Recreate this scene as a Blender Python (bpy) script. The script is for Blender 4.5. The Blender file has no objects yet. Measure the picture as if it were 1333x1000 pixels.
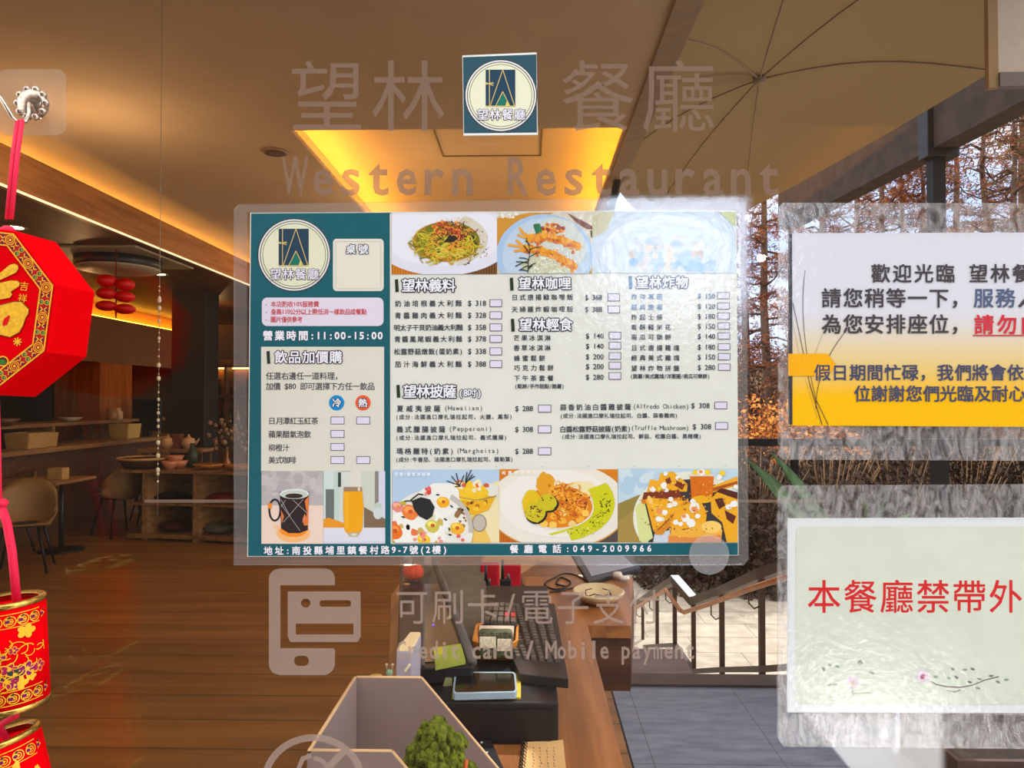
import bpy, bmesh, math, random
from mathutils import Vector, Matrix, Euler
S = bpy.context.scene
COL = S.collection
R = math.radians
PI = math.pi
# ------------------------------------------------------------------ camera, sky, sun, exposure
D0, EYE, F = 0.633, 1.60, 950.0
cd = bpy.data.cameras.new('camera')
cd.sensor_width = 36.0
cd.lens = 36.0 * F / 1333.0
cd.clip_start = 0.01
cd.clip_end = 400
cam = bpy.data.objects.new('camera', cd)
COL.objects.link(cam)
cam.location = (0, -D0, EYE)
cam.rotation_euler = (R(90 + 1.146), 0, R(1.357))
S.camera = cam
S.view_settings.view_transform = 'Standard'
S.view_settings.look = 'None'
S.view_settings.gamma = 1.0
S.view_settings.use_curve_mapping = False
S.view_settings.exposure = 0.0
S.cycles.max_bounces = 10
S.cycles.transparent_max_bounces = 24
S.cycles.use_denoising = True
S.cycles.sample_clamp_indirect = 6.0

def lin(c):
    def f(v):
        v = v / 255.0
        return v / 12.92 if v <= 0.04045 else ((v + 0.055) / 1.055) ** 2.4
    return (f(c[0]), f(c[1]), f(c[2]), 1.0)

class NT:
    """tiny helper for node trees"""
    def __init__(s, nt):
        s.nt = nt
    def n(s, t, **kw):
        nd = s.nt.nodes.new(t)
        for k, v in kw.items():
            if k.startswith('i_'):
                nd.inputs[k[2:].replace('_', ' ')].default_value = v
            else:
                setattr(nd, k, v)
        return nd
    def l(s, a, b):
        s.nt.links.new(a, b)
    def val(s, x, sock):
        if isinstance(x, (int, float)):
            sock.default_value = x
        else:
            s.l(x, sock)
    def m(s, op, a, b=0.0, clamp=False):
        nd = s.n('ShaderNodeMath', operation=op, use_clamp=clamp)
        s.val(a, nd.inputs[0]); s.val(b, nd.inputs[1])
        return nd.outputs[0]
    def ramp(s, x, a, b):
        nd = s.n('ShaderNodeMapRange', interpolation_type='SMOOTHSTEP')
        s.val(x, nd.inputs['Value'])
        nd.inputs['From Min'].default_value = a
        nd.inputs['From Max'].default_value = b
        return nd.outputs['Result']
    def mix(s, f, a, b):
        nd = s.n('ShaderNodeMix', data_type='RGBA')
        s.val(f, nd.inputs[0])
        for v, k in ((a, 6), (b, 7)):
            if isinstance(v, tuple):
                nd.inputs[k].default_value = v
            else:
                s.l(v, nd.inputs[k])
        return nd.outputs[2]

# world: open sky over a wooded terrace; behind the camera a shaded terrace and bright areas added to light the notices
W = bpy.data.worlds.new('world')
S.world = W
W.use_nodes = True
W.node_tree.nodes.clear()
w = NT(W.node_tree)
tc = w.n('ShaderNodeTexCoord')
sp = w.n('ShaderNodeSeparateXYZ')
w.l(tc.outputs['Generated'], sp.inputs[0])
X, Y, Z = sp.outputs
ns = w.n('ShaderNodeTexNoise', i_Scale=5.0, i_Detail=5.0)
w.l(tc.outputs['Generated'], ns.inputs['Vector'])
nz = ns.outputs['Fac']
sky = w.mix(w.ramp(nz, 0.4, 0.65), (0.80, 1.02, 1.5, 1), (1.45, 1.5, 1.55, 1))
upper = w.mix(w.ramp(Z, 0.45, 0.75), sky, (1.75, 1.75, 1.75, 1))
ground = (0.30, 0.26, 0.22, 1)
base = w.mix(w.ramp(Z, -0.06, 0.0), ground, upper)
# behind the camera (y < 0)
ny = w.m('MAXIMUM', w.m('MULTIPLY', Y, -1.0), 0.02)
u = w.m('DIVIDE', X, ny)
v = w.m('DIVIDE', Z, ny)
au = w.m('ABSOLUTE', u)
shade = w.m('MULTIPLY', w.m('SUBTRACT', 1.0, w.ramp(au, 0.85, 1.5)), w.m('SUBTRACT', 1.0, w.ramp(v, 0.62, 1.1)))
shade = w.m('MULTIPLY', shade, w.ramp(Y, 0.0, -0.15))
back_lit = w.mix(w.ramp(Z, -0.2, 0.1), (1.6, 1.5, 1.4, 1), (3.6, 3.6, 3.6, 1))  # bright surround added to light the notices on the door
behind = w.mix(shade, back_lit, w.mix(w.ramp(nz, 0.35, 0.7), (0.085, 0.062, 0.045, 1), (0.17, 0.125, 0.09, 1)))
# bright patch painted in the world: gap of sky that glares on the menu
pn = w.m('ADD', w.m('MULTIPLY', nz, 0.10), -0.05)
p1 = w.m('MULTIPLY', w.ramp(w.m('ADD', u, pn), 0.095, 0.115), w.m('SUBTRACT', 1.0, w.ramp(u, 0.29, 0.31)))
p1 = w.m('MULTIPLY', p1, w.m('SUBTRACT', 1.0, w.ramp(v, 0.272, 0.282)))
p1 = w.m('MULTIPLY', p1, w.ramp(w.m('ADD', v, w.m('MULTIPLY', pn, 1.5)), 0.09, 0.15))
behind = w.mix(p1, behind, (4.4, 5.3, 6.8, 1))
# bright patch painted in the world: sunlit paving that glares on the lower notice
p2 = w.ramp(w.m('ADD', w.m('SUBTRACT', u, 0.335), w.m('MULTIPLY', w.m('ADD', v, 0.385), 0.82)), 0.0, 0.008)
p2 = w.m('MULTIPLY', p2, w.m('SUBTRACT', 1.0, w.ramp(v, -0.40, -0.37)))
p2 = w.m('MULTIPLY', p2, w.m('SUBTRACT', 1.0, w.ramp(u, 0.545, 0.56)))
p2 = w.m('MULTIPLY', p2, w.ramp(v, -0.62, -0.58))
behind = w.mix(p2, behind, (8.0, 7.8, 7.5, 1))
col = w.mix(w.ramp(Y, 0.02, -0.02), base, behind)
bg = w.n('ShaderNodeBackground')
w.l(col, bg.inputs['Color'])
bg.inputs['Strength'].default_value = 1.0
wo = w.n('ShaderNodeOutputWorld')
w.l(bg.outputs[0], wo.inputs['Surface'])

sl = bpy.data.lights.new('sun', 'SUN')
sl.energy = 3.6
sl.angle = R(0.5)
sl.color = (1.0, 0.96, 0.92)
sun = bpy.data.objects.new('sun', sl)
COL.objects.link(sun)
sun.location = (6, 8, 14)
sun.rotation_euler = Vector((1.4, 2.0, 3.8)).to_track_quat('Z', 'Y').to_euler()

# ------------------------------------------------------------------ calibration: photo pixel -> place
RM = cam.rotation_euler.to_matrix()
CP = Vector((0, -D0, EYE))
def ray(px, py):
    v = RM @ Vector(((px - 666.5) / F, (500 - py) / F, -1.0))
    return v / v.y
def at(px, py, d):            # at depth d in front of the camera
    return CP + ray(px, py) * d
def onz(px, py, z):           # on the horizontal plane z
    r = ray(px, py)
    return CP + r * ((z - EYE) / r.z)
def G(px, py, y=0.0):         # on the plane of the door glass
    return CP + ray(px, py) * (D0 + y)

# ------------------------------------------------------------------ materials
MATS = {}
def M(name, c, rough=0.6, metal=0.0, var=0.0, scale=20.0, bump=0.0, spec=0.4, coat=0.0):
    """principled material of sRGB colour c, its tone varied by noise"""
    if name in MATS:
        return MATS[name]
    m = bpy.data.materials.new(name)
    m.use_nodes = True
    t = NT(m.node_tree)
    b = m.node_tree.nodes['Principled BSDF']
    b.inputs['Base Color'].default_value = lin(c)
    b.inputs['Roughness'].default_value = rough
    b.inputs['Metallic'].default_value = metal
    b.inputs['Specular IOR Level'].default_value = spec
    b.inputs['Coat Weight'].default_value = coat
    if var > 0 or bump > 0:
        co = t.n('ShaderNodeTexCoord')
        no = t.n('ShaderNodeTexNoise', i_Scale=scale, i_Detail=4.0)
        t.l(co.outputs['Object'], no.inputs['Vector'])
        if var > 0:
            l = lin(c)
            lo = tuple(x * (1 - var) for x in l[:3]) + (1,)
            hi = tuple(min(1, x * (1 + var)) for x in l[:3]) + (1,)
            t.l(t.mix(t.ramp(no.outputs['Fac'], 0.3, 0.7), lo, hi), b.inputs['Base Color'])
        if bump > 0:
            bp = t.n('ShaderNodeBump', i_Strength=bump, i_Distance=0.01)
            t.l(no.outputs['Fac'], bp.inputs['Height'])
            t.l(bp.outputs['Normal'], b.inputs['Normal'])
    MATS[name] = m
    return m

def ink(c):
    c = tuple(int(x) for x in c)
    return M('ink %d %d %d' % c, c, 0.7, spec=0.15)

def emit(name, c, strength):
    m = bpy.data.materials.new(name)
    m.use_nodes = True
    m.node_tree.nodes.clear()
    t = NT(m.node_tree)
    e = t.n('ShaderNodeEmission')
    e.inputs[0].default_value = (c[0], c[1], c[2], 1)
    e.inputs[1].default_value = strength
    o = t.n('ShaderNodeOutputMaterial')
    t.l(e.outputs[0], o.inputs[0])
    return m

def clear(name, gloss=0.05, haze=0.0, hazec=(0.8, 0.8, 0.8), rough=0.0, bump=0.0, bscale=40.0, fres=True, tint=(1, 1, 1), stretch=(1, 1, 1), streak=0.0, dist=0.6):
    m = bpy.data.materials.new(name)
    m.use_nodes = True
    m.node_tree.nodes.clear()
    t = NT(m.node_tree)
    tr = t.n('ShaderNodeBsdfTransparent')
    tr.inputs[0].default_value = (*tint, 1)
    gl = t.n('ShaderNodeBsdfGlossy')
    gl.inputs['Roughness'].default_value = rough
    if bump > 0:
        co = t.n('ShaderNodeTexCoord')
        mp = t.n('ShaderNodeMapping')
        mp.inputs['Scale'].default_value = stretch
        t.l(co.outputs['Object'], mp.inputs[0])
        no = t.n('ShaderNodeTexNoise', i_Scale=bscale, i_Detail=6.0, i_Roughness=0.6, i_Distortion=dist)
        t.l(mp.outputs[0], no.inputs['Vector'])
        bp = t.n('ShaderNodeBump', i_Strength=bump, i_Distance=0.002)
        t.l(no.outputs['Fac'], bp.inputs['Height'])
        t.l(bp.outputs[0], gl.inputs['Normal'])
    cur = tr
    if haze > 0:
        df = t.n('ShaderNodeBsdfDiffuse')
        df.inputs[0].default_value = (*hazec, 1)
        mh = t.n('ShaderNodeMixShader')
        mh.inputs[0].default_value = haze
        if streak > 0:
            f = t.m('ADD', haze * (1 - streak), t.m('MULTIPLY', t.ramp(no.outputs['Fac'], 0.35, 0.7), haze * 2 * streak))
            t.l(f, mh.inputs[0])
        t.l(tr.outputs[0], mh.inputs[1]); t.l(df.outputs[0], mh.inputs[2])
        cur = mh
    mg = t.n('ShaderNodeMixShader')
    if fres:
        lw = t.n('ShaderNodeFresnel')
        n_ = (1 + math.sqrt(gloss)) / (1 - math.sqrt(gloss))
        ge = t.n('ShaderNodeNewGeometry')
        t.l(t.m('ADD', n_, t.m('MULTIPLY', ge.outputs['Backfacing'], 1 / n_ - n_)), lw.inputs['IOR'])
        t.l(lw.outputs[0], mg.inputs[0])
    else:
        mg.inputs[0].default_value = gloss
    t.l(cur.outputs[0], mg.inputs[1]); t.l(gl.outputs[0], mg.inputs[2])
    o = t.n('ShaderNodeOutputMaterial')
    t.l(mg.outputs[0], o.inputs[0])
    return m

def wood(name, dark, light, axis='X', plank=0.0, scale=1.0, rough=0.45, along='X'):
    """wood grain running along an axis, optional plank joints across"""
    m = bpy.data.materials.new(name)
    m.use_nodes = True
    t = NT(m.node_tree)
    b = m.node_tree.nodes['Principled BSDF']
    b.inputs['Roughness'].default_value = rough
    co = t.n('ShaderNodeTexCoord')
    mp = t.n('ShaderNodeMapping')
    st = {'X': (0.6, 9, 9), 'Y': (9, 0.6, 9), 'Z': (9, 9, 0.6)}[axis]
    mp.inputs['Scale'].default_value = tuple(s * scale for s in st)
    t.l(co.outputs['Object'], mp.inputs[0])
    no = t.n('ShaderNodeTexNoise', i_Scale=1.6, i_Detail=7.0, i_Roughness=0.65, i_Distortion=0.4)
    t.l(mp.outputs[0], no.inputs['Vector'])
    c = t.mix(t.ramp(no.outputs['Fac'], 0.3, 0.7), lin(dark), lin(light))
    if plank > 0:
        s = t.n('ShaderNodeSeparateXYZ')
        t.l(co.outputs['Object'], s.inputs[0])
        k = s.outputs[{'X': 1, 'Y': 0, 'Z': 0}[axis]]
        fr = t.m('FRACT', t.m('DIVIDE', k, plank))
        line = t.m('MINIMUM', t.ramp(fr, 0.0, 0.03), t.m('SUBTRACT', 1.0, t.ramp(fr, 0.97, 1.0)))
        c = t.mix(line, tuple(x * 0.25 for x in lin(dark)[:3]) + (1,), c)
        fl = t.m('FLOOR', t.m('DIVIDE', k, plank))
        hs = t.m('FRACT', t.m('MULTIPLY', t.m('SINE', t.m('MULTIPLY', fl, 12.9898)), 43.7))
        hv = t.n('ShaderNodeHueSaturation')
        t.l(t.m('ADD', 0.85, t.m('MULTIPLY', hs, 0.3)), hv.inputs['Value'])
        t.l(c, hv.inputs['Color'])
        c = hv.outputs[0]
    t.l(c, b.inputs['Base Color'])
    MATS[name] = m
    return m

# ------------------------------------------------------------------ mesh builder
class MB:
    def __init__(s):
        s.v, s.f, s.mi, s.sm = [], [], [], []
        s.cur, s.smooth = 0, False
    def mark(s): return len(s.v)
    def xf(s, start, mat):
        for i in range(start, len(s.v)):
            s.v[i] = mat @ Vector(s.v[i])
        return s
    def add(s, vs, fs):
        o = len(s.v)
        s.v += [Vector(p) for p in vs]
        for f in fs:
            s.f.append([i + o for i in f]); s.mi.append(s.cur); s.sm.append(s.smooth)
        return s
    def box(s, lo, hi):
        x0, y0, z0 = lo; x1, y1, z1 = hi
        return s.add([(x0, y0, z0), (x1, y0, z0), (x1, y1, z0), (x0, y1, z0), (x0, y0, z1), (x1, y0, z1), (x1, y1, z1), (x0, y1, z1)],
                     [(0, 3, 2, 1), (4, 5, 6, 7), (0, 1, 5, 4), (1, 2, 6, 5), (2, 3, 7, 6), (3, 0, 4, 7)])
    def cbox(s, c, d):
        return s.box([c[i] - d[i] / 2 for i in range(3)], [c[i] + d[i] / 2 for i in range(3)])
    def prism(s, bot, top):
        n = len(bot)
        return s.add(list(bot) + list(top), [list(range(n))[::-1], list(range(n, 2 * n))] + [(i, (i + 1) % n, (i + 1) % n + n, i + n) for i in range(n)])
    def extr(s, pts, vec):
        vec = Vector(vec)
        return s.prism([Vector(p) for p in pts], [Vector(p) + vec for p in pts])
    def tube(s, pts, r, n=8, closed=False, cap=True):
        pts = [Vector(p) for p in pts]
        rs = r if isinstance(r, (list, tuple)) else [r] * len(pts)
        vs, N = [], len(pts)
        ref = None
        for i, p in enumerate(pts):
            a = pts[(i - 1) % N] if (closed or i > 0) else p
            b = pts[(i + 1) % N] if (closed or i < N - 1) else p
            t = (b - a).normalized() if (b - a).length > 1e-9 else Vector((0, 0, 1))
            if ref is None:
                ref = Vector((0, 0, 1)) if abs(t.z) < 0.9 else Vector((1, 0, 0))
            x = (ref - t * ref.dot(t)).normalized()
            ref = x
            y = t.cross(x)
            for k in range(n):
                a = 2 * PI * k / n
                vs.append(p + (x * math.cos(a) + y * math.sin(a)) * rs[i])
        fs = []
        for i in range(N if closed else N - 1):
            j = (i + 1) % N
            for k in range(n):
                fs.append((i * n + k, i * n + (k + 1) % n, j * n + (k + 1) % n, j * n + k))
        if cap and not closed:
            fs += [list(range(n))[::-1], [(N - 1) * n + k for k in range(n)]]
        sm = s.smooth; s.smooth = True
        s.add(vs, fs); s.smooth = sm
        return s
    def cyl(s, a, b, r, r2=None, n=20):
        return s.tube([a, b], [r, r if r2 is None else r2], n)
    def lathe(s, prof, n=24, mat=None, cap=False):
        """profile of (r, z) about z"""
        st = s.mark()
        vs, fs = [], []
        for r, z in prof:
            for k in range(n):
                a = 2 * PI * k / n
                vs.append((r * math.cos(a), r * math.sin(a), z))
        for i in range(len(prof) - 1):
            for k in range(n):
                fs.append((i * n + k, i * n + (k + 1) % n, (i + 1) * n + (k + 1) % n, (i + 1) * n + k))
        if cap:
            fs += [list(range(n))[::-1], [(len(prof) - 1) * n + k for k in range(n)]]
        sm = s.smooth; s.smooth = True
        s.add(vs, fs); s.smooth = sm
        if mat is not None: s.xf(st, mat)
        return s
    def ball(s, c, r, n=14, jit=0.0, seed=0):
        rr = r if isinstance(r, (list, tuple)) else (r, r, r)
        m = n // 2
        rnd = random.Random(seed)
        vs, fs = [(c[0], c[1], c[2] - rr[2])], []
        for i in range(1, m):
            th = PI * i / m
            for k in range(n):
                a = 2 * PI * k / n
                j = 1 + rnd.uniform(-jit, jit)
                vs.append((c[0] + rr[0] * math.sin(th) * math.cos(a) * j, c[1] + rr[1] * math.sin(th) * math.sin(a) * j, c[2] - rr[2] * math.cos(th) * j))
        vs.append((c[0], c[1], c[2] + rr[2]))
        for k in range(n):
            fs.append((0, 1 + (k + 1) % n, 1 + k))
            for i in range(m - 2):
                fs.append((1 + i * n + k, 1 + i * n + (k + 1) % n, 1 + (i + 1) * n + (k + 1) % n, 1 + (i + 1) * n + k))
            fs.append((len(vs) - 1, 1 + (m - 2) * n + k, 1 + (m - 2) * n + (k + 1) % n))
        sm = s.smooth; s.smooth = True
        s.add(vs, fs); s.smooth = sm
        return s
    def build(s, name, mats, parent=None, bevel=0.0, seg=2):
        me = bpy.data.meshes.new(name)
        me.from_pydata([tuple(p) for p in s.v], [], s.f)
        for m in (mats if isinstance(mats, (list, tuple)) else [mats]):
            me.materials.append(m)
        me.polygons.foreach_set('material_index', s.mi)
        me.polygons.foreach_set('use_smooth', s.sm)
        me.update()
        o = bpy.data.objects.new(name, me)
        COL.objects.link(o)
        if parent is not None:
            o.parent = parent
            o.matrix_parent_inverse = Matrix.Translation(parent.location).inverted()
        if bevel > 0:
            bv = o.modifiers.new('bevel', 'BEVEL')
            bv.width = bevel; bv.segments = seg; bv.limit_method = 'ANGLE'; bv.angle_limit = R(40)
        return o

def tag(o, label=None, cat=None, group=None, kind=None):
    if label: o['label'] = label
    if cat: o['category'] = cat
    if group: o['group'] = group
    if kind: o['kind'] = kind
    return o
def thing(name, loc, label, cat, group=None):
    o = bpy.data.objects.new(name, None)
    o.empty_display_size = 0.05
    o.location = loc
    COL.objects.link(o)
    return tag(o, label, cat, group)
def struct(name, mb, mat, **kw):
    return tag(mb.build(name, mat, **kw), kind='structure')
def rrect(x0, y0, x1, y1, r, n=5):
    pts = []
    for cx, cy, a0 in ((x1 - r, y1 - r, 0), (x0 + r, y1 - r, 90), (x0 + r, y0 + r, 180), (x1 - r, y0 + r, 270)):
        for k in range(n + 1):
            a = R(a0 + 90 * k / n)
            pts.append((cx + r * math.cos(a), cy + r * math.sin(a)))
    return pts
def slab(px, z, th, dz=0.0):
    """prism whose top outline is traced in photo pixels on the plane z"""
    b = MB()
    top = [onz(x, y, z) for x, y in px]
    b.prism([p - Vector((0, 0, th)) for p in top], top)
    return b

# ------------------------------------------------------------------ flat printing: layered ink shapes on a sheet
GL = {}
def glyph(ch, off):
    k = (ch, off)
    if k not in GL:
        c = bpy.data.curves.new('glyph', 'FONT')
        c.body = ch; c.offset = off; c.fill_mode = 'FRONT'; c.resolution_u = 2
        o = bpy.data.objects.new('glyph', c)
        m = o.to_mesh()
        vs = [(p.co.x, p.co.y) for p in m.vertices]
        fs = [list(p.vertices) for p in m.polygons]
        GL[k] = (vs, fs)
        o.to_mesh_clear()
        bpy.data.objects.remove(o); bpy.data.curves.remove(c)
    return GL[k]

def clip(poly, x0, y0, x1, y1):
    for ax, lim, sg in ((0, x0, 1), (0, x1, -1), (1, y0, 1), (1, y1, -1)):
        out = []
        for i in range(len(poly)):
            a, b = poly[i - 1], poly[i]
            ia, ib = (a[ax] - lim) * sg >= 0, (b[ax] - lim) * sg >= 0
            if ia != ib:
                t = (lim - a[ax]) / (b[ax] - a[ax])
                out.append((a[0] + (b[0] - a[0]) * t, a[1] + (b[1] - a[1]) * t))
            if ib:
                out.append(b)
        poly = out
        if not poly:
            return []
    return poly

class Print:
    def __init__(s, place, step=0.00008):
        s.place, s.step = place, step       # place(px, py, lift) -> point
        s.v, s.f, s.mi, s.mats, s.idx = [], [], [], [], {}
        s.clipr = None
        s.L = 0
        s.k = 0
    def mat(s, c):
        m = ink(c) if isinstance(c, tuple) else c
        if m.name not in s.idx:
            s.idx[m.name] = len(s.mats); s.mats.append(m)
        return s.idx[m.name]
    def raw(s, pts, faces, c):
        o = len(s.v)
        s.k = (s.k + 1) % 61
        s.v += [s.place(x, y, s.L * s.step + s.k * s.step * 0.015) for x, y in pts]
        k = s.mat(c)
        for f in faces:
            s.f.append([i + o for i in f]); s.mi.append(k)
    def poly(s, pts, c):
        if s.clipr: pts = clip(list(pts), *s.clipr)
        if len(pts) > 2:
            s.raw(pts, [list(range(len(pts)))], c)
    def rect(s, x0, y0, x1, y1, c): s.poly([(x0, y0), (x1, y0), (x1, y1), (x0, y1)], c)
    def rr(s, x0, y0, x1, y1, r, c): s.poly(rrect(x0, y0, x1, y1, r), c)
    def ell(s, cx, cy, rx, ry, c, rot=0.0, n=28, jit=0.0, rnd=None, a0=0, a1=360):
        ca, sa = math.cos(R(rot)), math.sin(R(rot))
        pts = []
        for k in range(n):
            a = R(a0 + (a1 - a0) * k / (n if a1 - a0 == 360 else n - 1))
            j = 1 + (rnd.uniform(-jit, jit) if rnd else 0)
            x, y = rx * math.cos(a) * j, ry * math.sin(a) * j
            pts.append((cx + x * ca - y * sa, cy + x * sa + y * ca))
        s.poly(pts, c)
    def line(s, pts, wd, c, closed=False):
        P = list(pts) + ([pts[0]] if closed else [])
        for i in range(len(P) - 1):
            (x0, y0), (x1, y1) = P[i], P[i + 1]
            d = math.hypot(x1 - x0, y1 - y0)
            if d < 1e-6: continue
            nx, ny = -(y1 - y0) / d * wd / 2, (x1 - x0) / d * wd / 2
            ex, ey = (x1 - x0) / d * wd * 0.2, (y1 - y0) / d * wd * 0.2
            s.poly([(x0 + nx - ex, y0 + ny - ey), (x1 + nx + ex, y1 + ny + ey), (x1 - nx + ex, y1 - ny + ey), (x0 - nx - ex, y0 - ny - ey)], c)
    def ring(s, cx, cy, rx, ry, wd, c, n=40):
        o = [(cx + rx * math.cos(2 * PI * k / n), cy + ry * math.sin(2 * PI * k / n)) for k in range(n)]
        i = [(cx + (rx - wd) * math.cos(2 * PI * k / n), cy + (ry - wd) * math.sin(2 * PI * k / n)) for k in range(n)]
        if s.clipr:
            for k in range(n):
                j = (k + 1) % n
                s.poly([o[k], o[j], i[j], i[k]], c)
        else:
            s.raw(o + i, [(k, (k + 1) % n, (k + 1) % n + n, k + n) for k in range(n)], c)
    def frame(s, x0, y0, x1, y1, wd, c):
        s.rect(x0, y0, x1, y0 + wd, c); s.rect(x0, y1 - wd, x1, y1, c)
        s.rect(x0, y0 + wd, x0 + wd, y1 - wd, c); s.rect(x1 - wd, y0 + wd, x1, y1 - wd, c)
    def text(s, t, x0, x1, yc, h, c, off=0.012, dy=0.0, fit=0.95, lat=0.52, rot=0.0, xs=1.0, capfix=False):
        """string spread over x0..x1, CJK cells one wide and latin cells lat wide, em height h px"""
        wts = [lat if ord(k) < 256 else 1.0 for k in t]
        un = (x1 - x0) / sum(wts)
        sc = h / 0.94
        x = x0
        for ch, wt in zip(t, wts):
            cell = un * wt
            bold = off * 0.8
            if not ch.isspace():
                thin = ord(ch) < 256 and off <= 0.02
                vs, fs = glyph(ch, off if thin else 0.0)
                if vs:
                    lo, hi = min(p[0] for p in vs), max(p[0] for p in vs)
                    wd = (hi - lo) * sc * xs
                    kx = xs * sc * min(1.0, (fit * (1.35 if ch in 'WM' else 1)) * cell / wd) if wd > 0 else sc
                    cx = (lo + hi) / 2
                    if ord(ch) > 255 and ch in '、，。': cx = 0.5
                    mx = x + cell / 2
                    yy = yc + dy * (mx - x0) / max(1e-6, x1 - x0)
                    base = 0.38 if ord(ch) > 255 else 0.345
                    if thin or bold < 0.004: sh = [(0, 0)]
                    elif bold < 0.05: sh = [(-bold, -bold), (bold, bold), (bold, -bold), (-bold, bold)]
                    else: sh = [(bold * math.cos(a * PI / 5), bold * math.sin(a * PI / 5)) for a in range(10)]
                    for ax, ay in sh:
                        s.raw([(mx + (p[0] - cx) * kx + ax * sc, yy - (p[1] - base) * sc + ay * sc) for p in vs], fs, c)
            x += cell
    def build(s, name, parent=None):
        me = bpy.data.meshes.new(name)
        me.from_pydata([tuple(p) for p in s.v], [], s.f)
        for m in s.mats: me.materials.append(m)
        me.polygons.foreach_set('material_index', s.mi)
        me.update()
        o = bpy.data.objects.new(name, me)
        COL.objects.link(o)
        if parent is not None:
            o.parent = parent
            o.matrix_parent_inverse = Matrix.Translation(parent.location).inverted()
        return o
# ------------------------------------------------------------------ the place: restaurant behind the door, terrace on its right
XS = 0.445            # glass wall between restaurant and terrace
def dy(d): return d - D0      # depth in front of the camera -> y

m_ceil = M('ceiling paint', (190, 160, 120), 0.9, var=0.03, scale=3, spec=0.1)
m_soffit = wood('soffit wood', (70, 42, 20), (104, 64, 30), 'Y', 0.16, 1.0, 0.5)
m_floor = wood('floor boards', (116, 74, 26), (146, 98, 42), 'X', 0.30, 0.6, 0.5)
m_wallb = M('brown wall', (112, 88, 58), 0.85, var=0.06, scale=4, spec=0.1)
m_dark = M('black lacquer', (22, 18, 16), 0.5)
m_blackmetal = M('black steel', (20, 19, 21), 0.6, spec=0.2)
m_oak = wood('oak', (128, 80, 38), (170, 112, 58), 'Y', 0, 1.5, 0.4)
m_oakx = wood('oak board', (120, 74, 36), (160, 104, 54), 'X', 0, 1.5, 0.5)
m_darkoak = wood('dark oak', (70, 40, 22), (104, 62, 36), 'X', 0, 1.5, 0.55)

b = MB(); b.box((-8.0, 0.012, -0.12), (XS, 12.6, 0.0))
struct('floor', b, m_floor)
# main ceiling with a lit coffer
zc, zs = 3.30, 2.93
cx0, cx1 = -1.51, 0.60
cy0, cy1 = dy(4.56), dy(9.6)
b = MB()
b.box((-3.95, 0.0, zc), (cx0, 12.6, zc + 0.03))
b.box((cx1, 0.0, zc), (0.62, 12.6, zc + 0.03))
b.box((cx0, 0.0, zc), (cx1, cy0, zc + 0.03))
b.box((cx0, cy1, zc), (cx1, 12.6, zc + 0.03))
b.box((-1.72, cy0 - 0.02, zc + 0.32), (0.72, cy1 + 0.02, zc + 0.36))        # top of the coffer
b.box((-1.74, cy0 - 0.02, zc + 0.03), (-1.70, cy1 + 0.02, zc + 0.32))
b.box((0.71, cy0 - 0.02, zc + 0.03), (0.735, cy1 + 0.02, zc + 0.32))
b.box((-1.72, cy0 - 0.05, zc + 0.03), (0.72, cy0 - 0.01, zc + 0.32))
b.box((-1.72, cy1 + 0.01, zc + 0.03), (0.72, cy1 + 0.05, zc + 0.32))
struct('ceiling', b, m_ceil)
# access hatch in the coffer
b = MB()
for y in (cy0 + 0.55, cy0 + 1.45):
    b.box((-0.72, y, zc + 0.312), (0.10, y + 0.012, zc + 0.321))
for x in (-0.72, 0.09):
    b.box((x, cy0 + 0.55, zc + 0.312), (x + 0.012, cy0 + 1.46, zc + 0.321))
struct('trim_1', b, M('hatch joint', (120, 92, 50), 0.9))
b = MB(); b.box((0.62, 0.0, zc - 0.02), (0.74, 12.6, zc + 0.03))
struct('trim_2', b, M('window header', (150, 122, 92), 0.7, var=0.12, scale=14))
b = MB(); b.box((-8.2, -0.1, zc + 0.37), (0.74, 12.8, zc + 0.6))
struct('roof', b, M('roof concrete', (120, 116, 110), 0.9, var=0.1, scale=3))
# lower wooden soffit with fascia, coves
b = MB(); b.box((-8.0, 0.0, zs), (-3.34, 12.6, zs + 0.04)); struct('ceiling_soffit', b, m_soffit)
b = MB(); b.box((-3.34, 0.0, zs), (-3.30, 12.6, zc - 0.10)); struct('trim_3', b, m_oak)
b = MB(); b.box((-8.0, 0.0, zc + 0.03), (-3.95, 12.6, zc + 0.06)); struct('ceiling_upper', b, m_ceil)

warm = (1.0, 0.55, 0.13)
gold = (1.0, 0.56, 0.06)
def led(name, lo, hi, c, st, label):
    b = MB(); b.box(lo, hi)
    o = b.build(name, emit(name + ' light', c, st))
    return tag(o, label, 'light strip')
led('led_strip', (-1.66, cy0 + 0.02, zc + 0.04), (-1.60, cy1 - 0.05, zc + 0.06), gold, 30, 'amber light strip along the left edge of the ceiling coffer')
led('led_strip', (0.64, cy0 + 0.02, zc + 0.04), (0.70, cy1 - 0.05, zc + 0.06), gold, 30, 'amber light strip along the right edge of the ceiling coffer')
led('led_strip', (-3.62, 0.3, zc - 0.20), (-3.56, 12.4, zc - 0.18), warm, 20, 'warm cove light hidden above the wooden fascia')
led('led_strip', (-3.285, 0.3, zs - 0.006), (-3.27, 12.4, zs + 0.006), (1, 0.72, 0.4), 1.6, 'thin bright light line along the bottom of the wooden fascia')

# walls
b = MB(); b.box((-8.2, 0.0, 0.0), (-8.0, 12.6, zc + 0.06)); struct('wall_left', b, m_wallb)
b = MB(); b.box((-8.0, 12.4, 0.0), (XS, 12.6, zc + 0.06)); struct('wall_back', b, m_wallb)
b = MB(); b.box((-8.0, -0.08, 0.0), (-4.0, 0.012, zc)); struct('wall_front', b, m_wallb)
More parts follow.
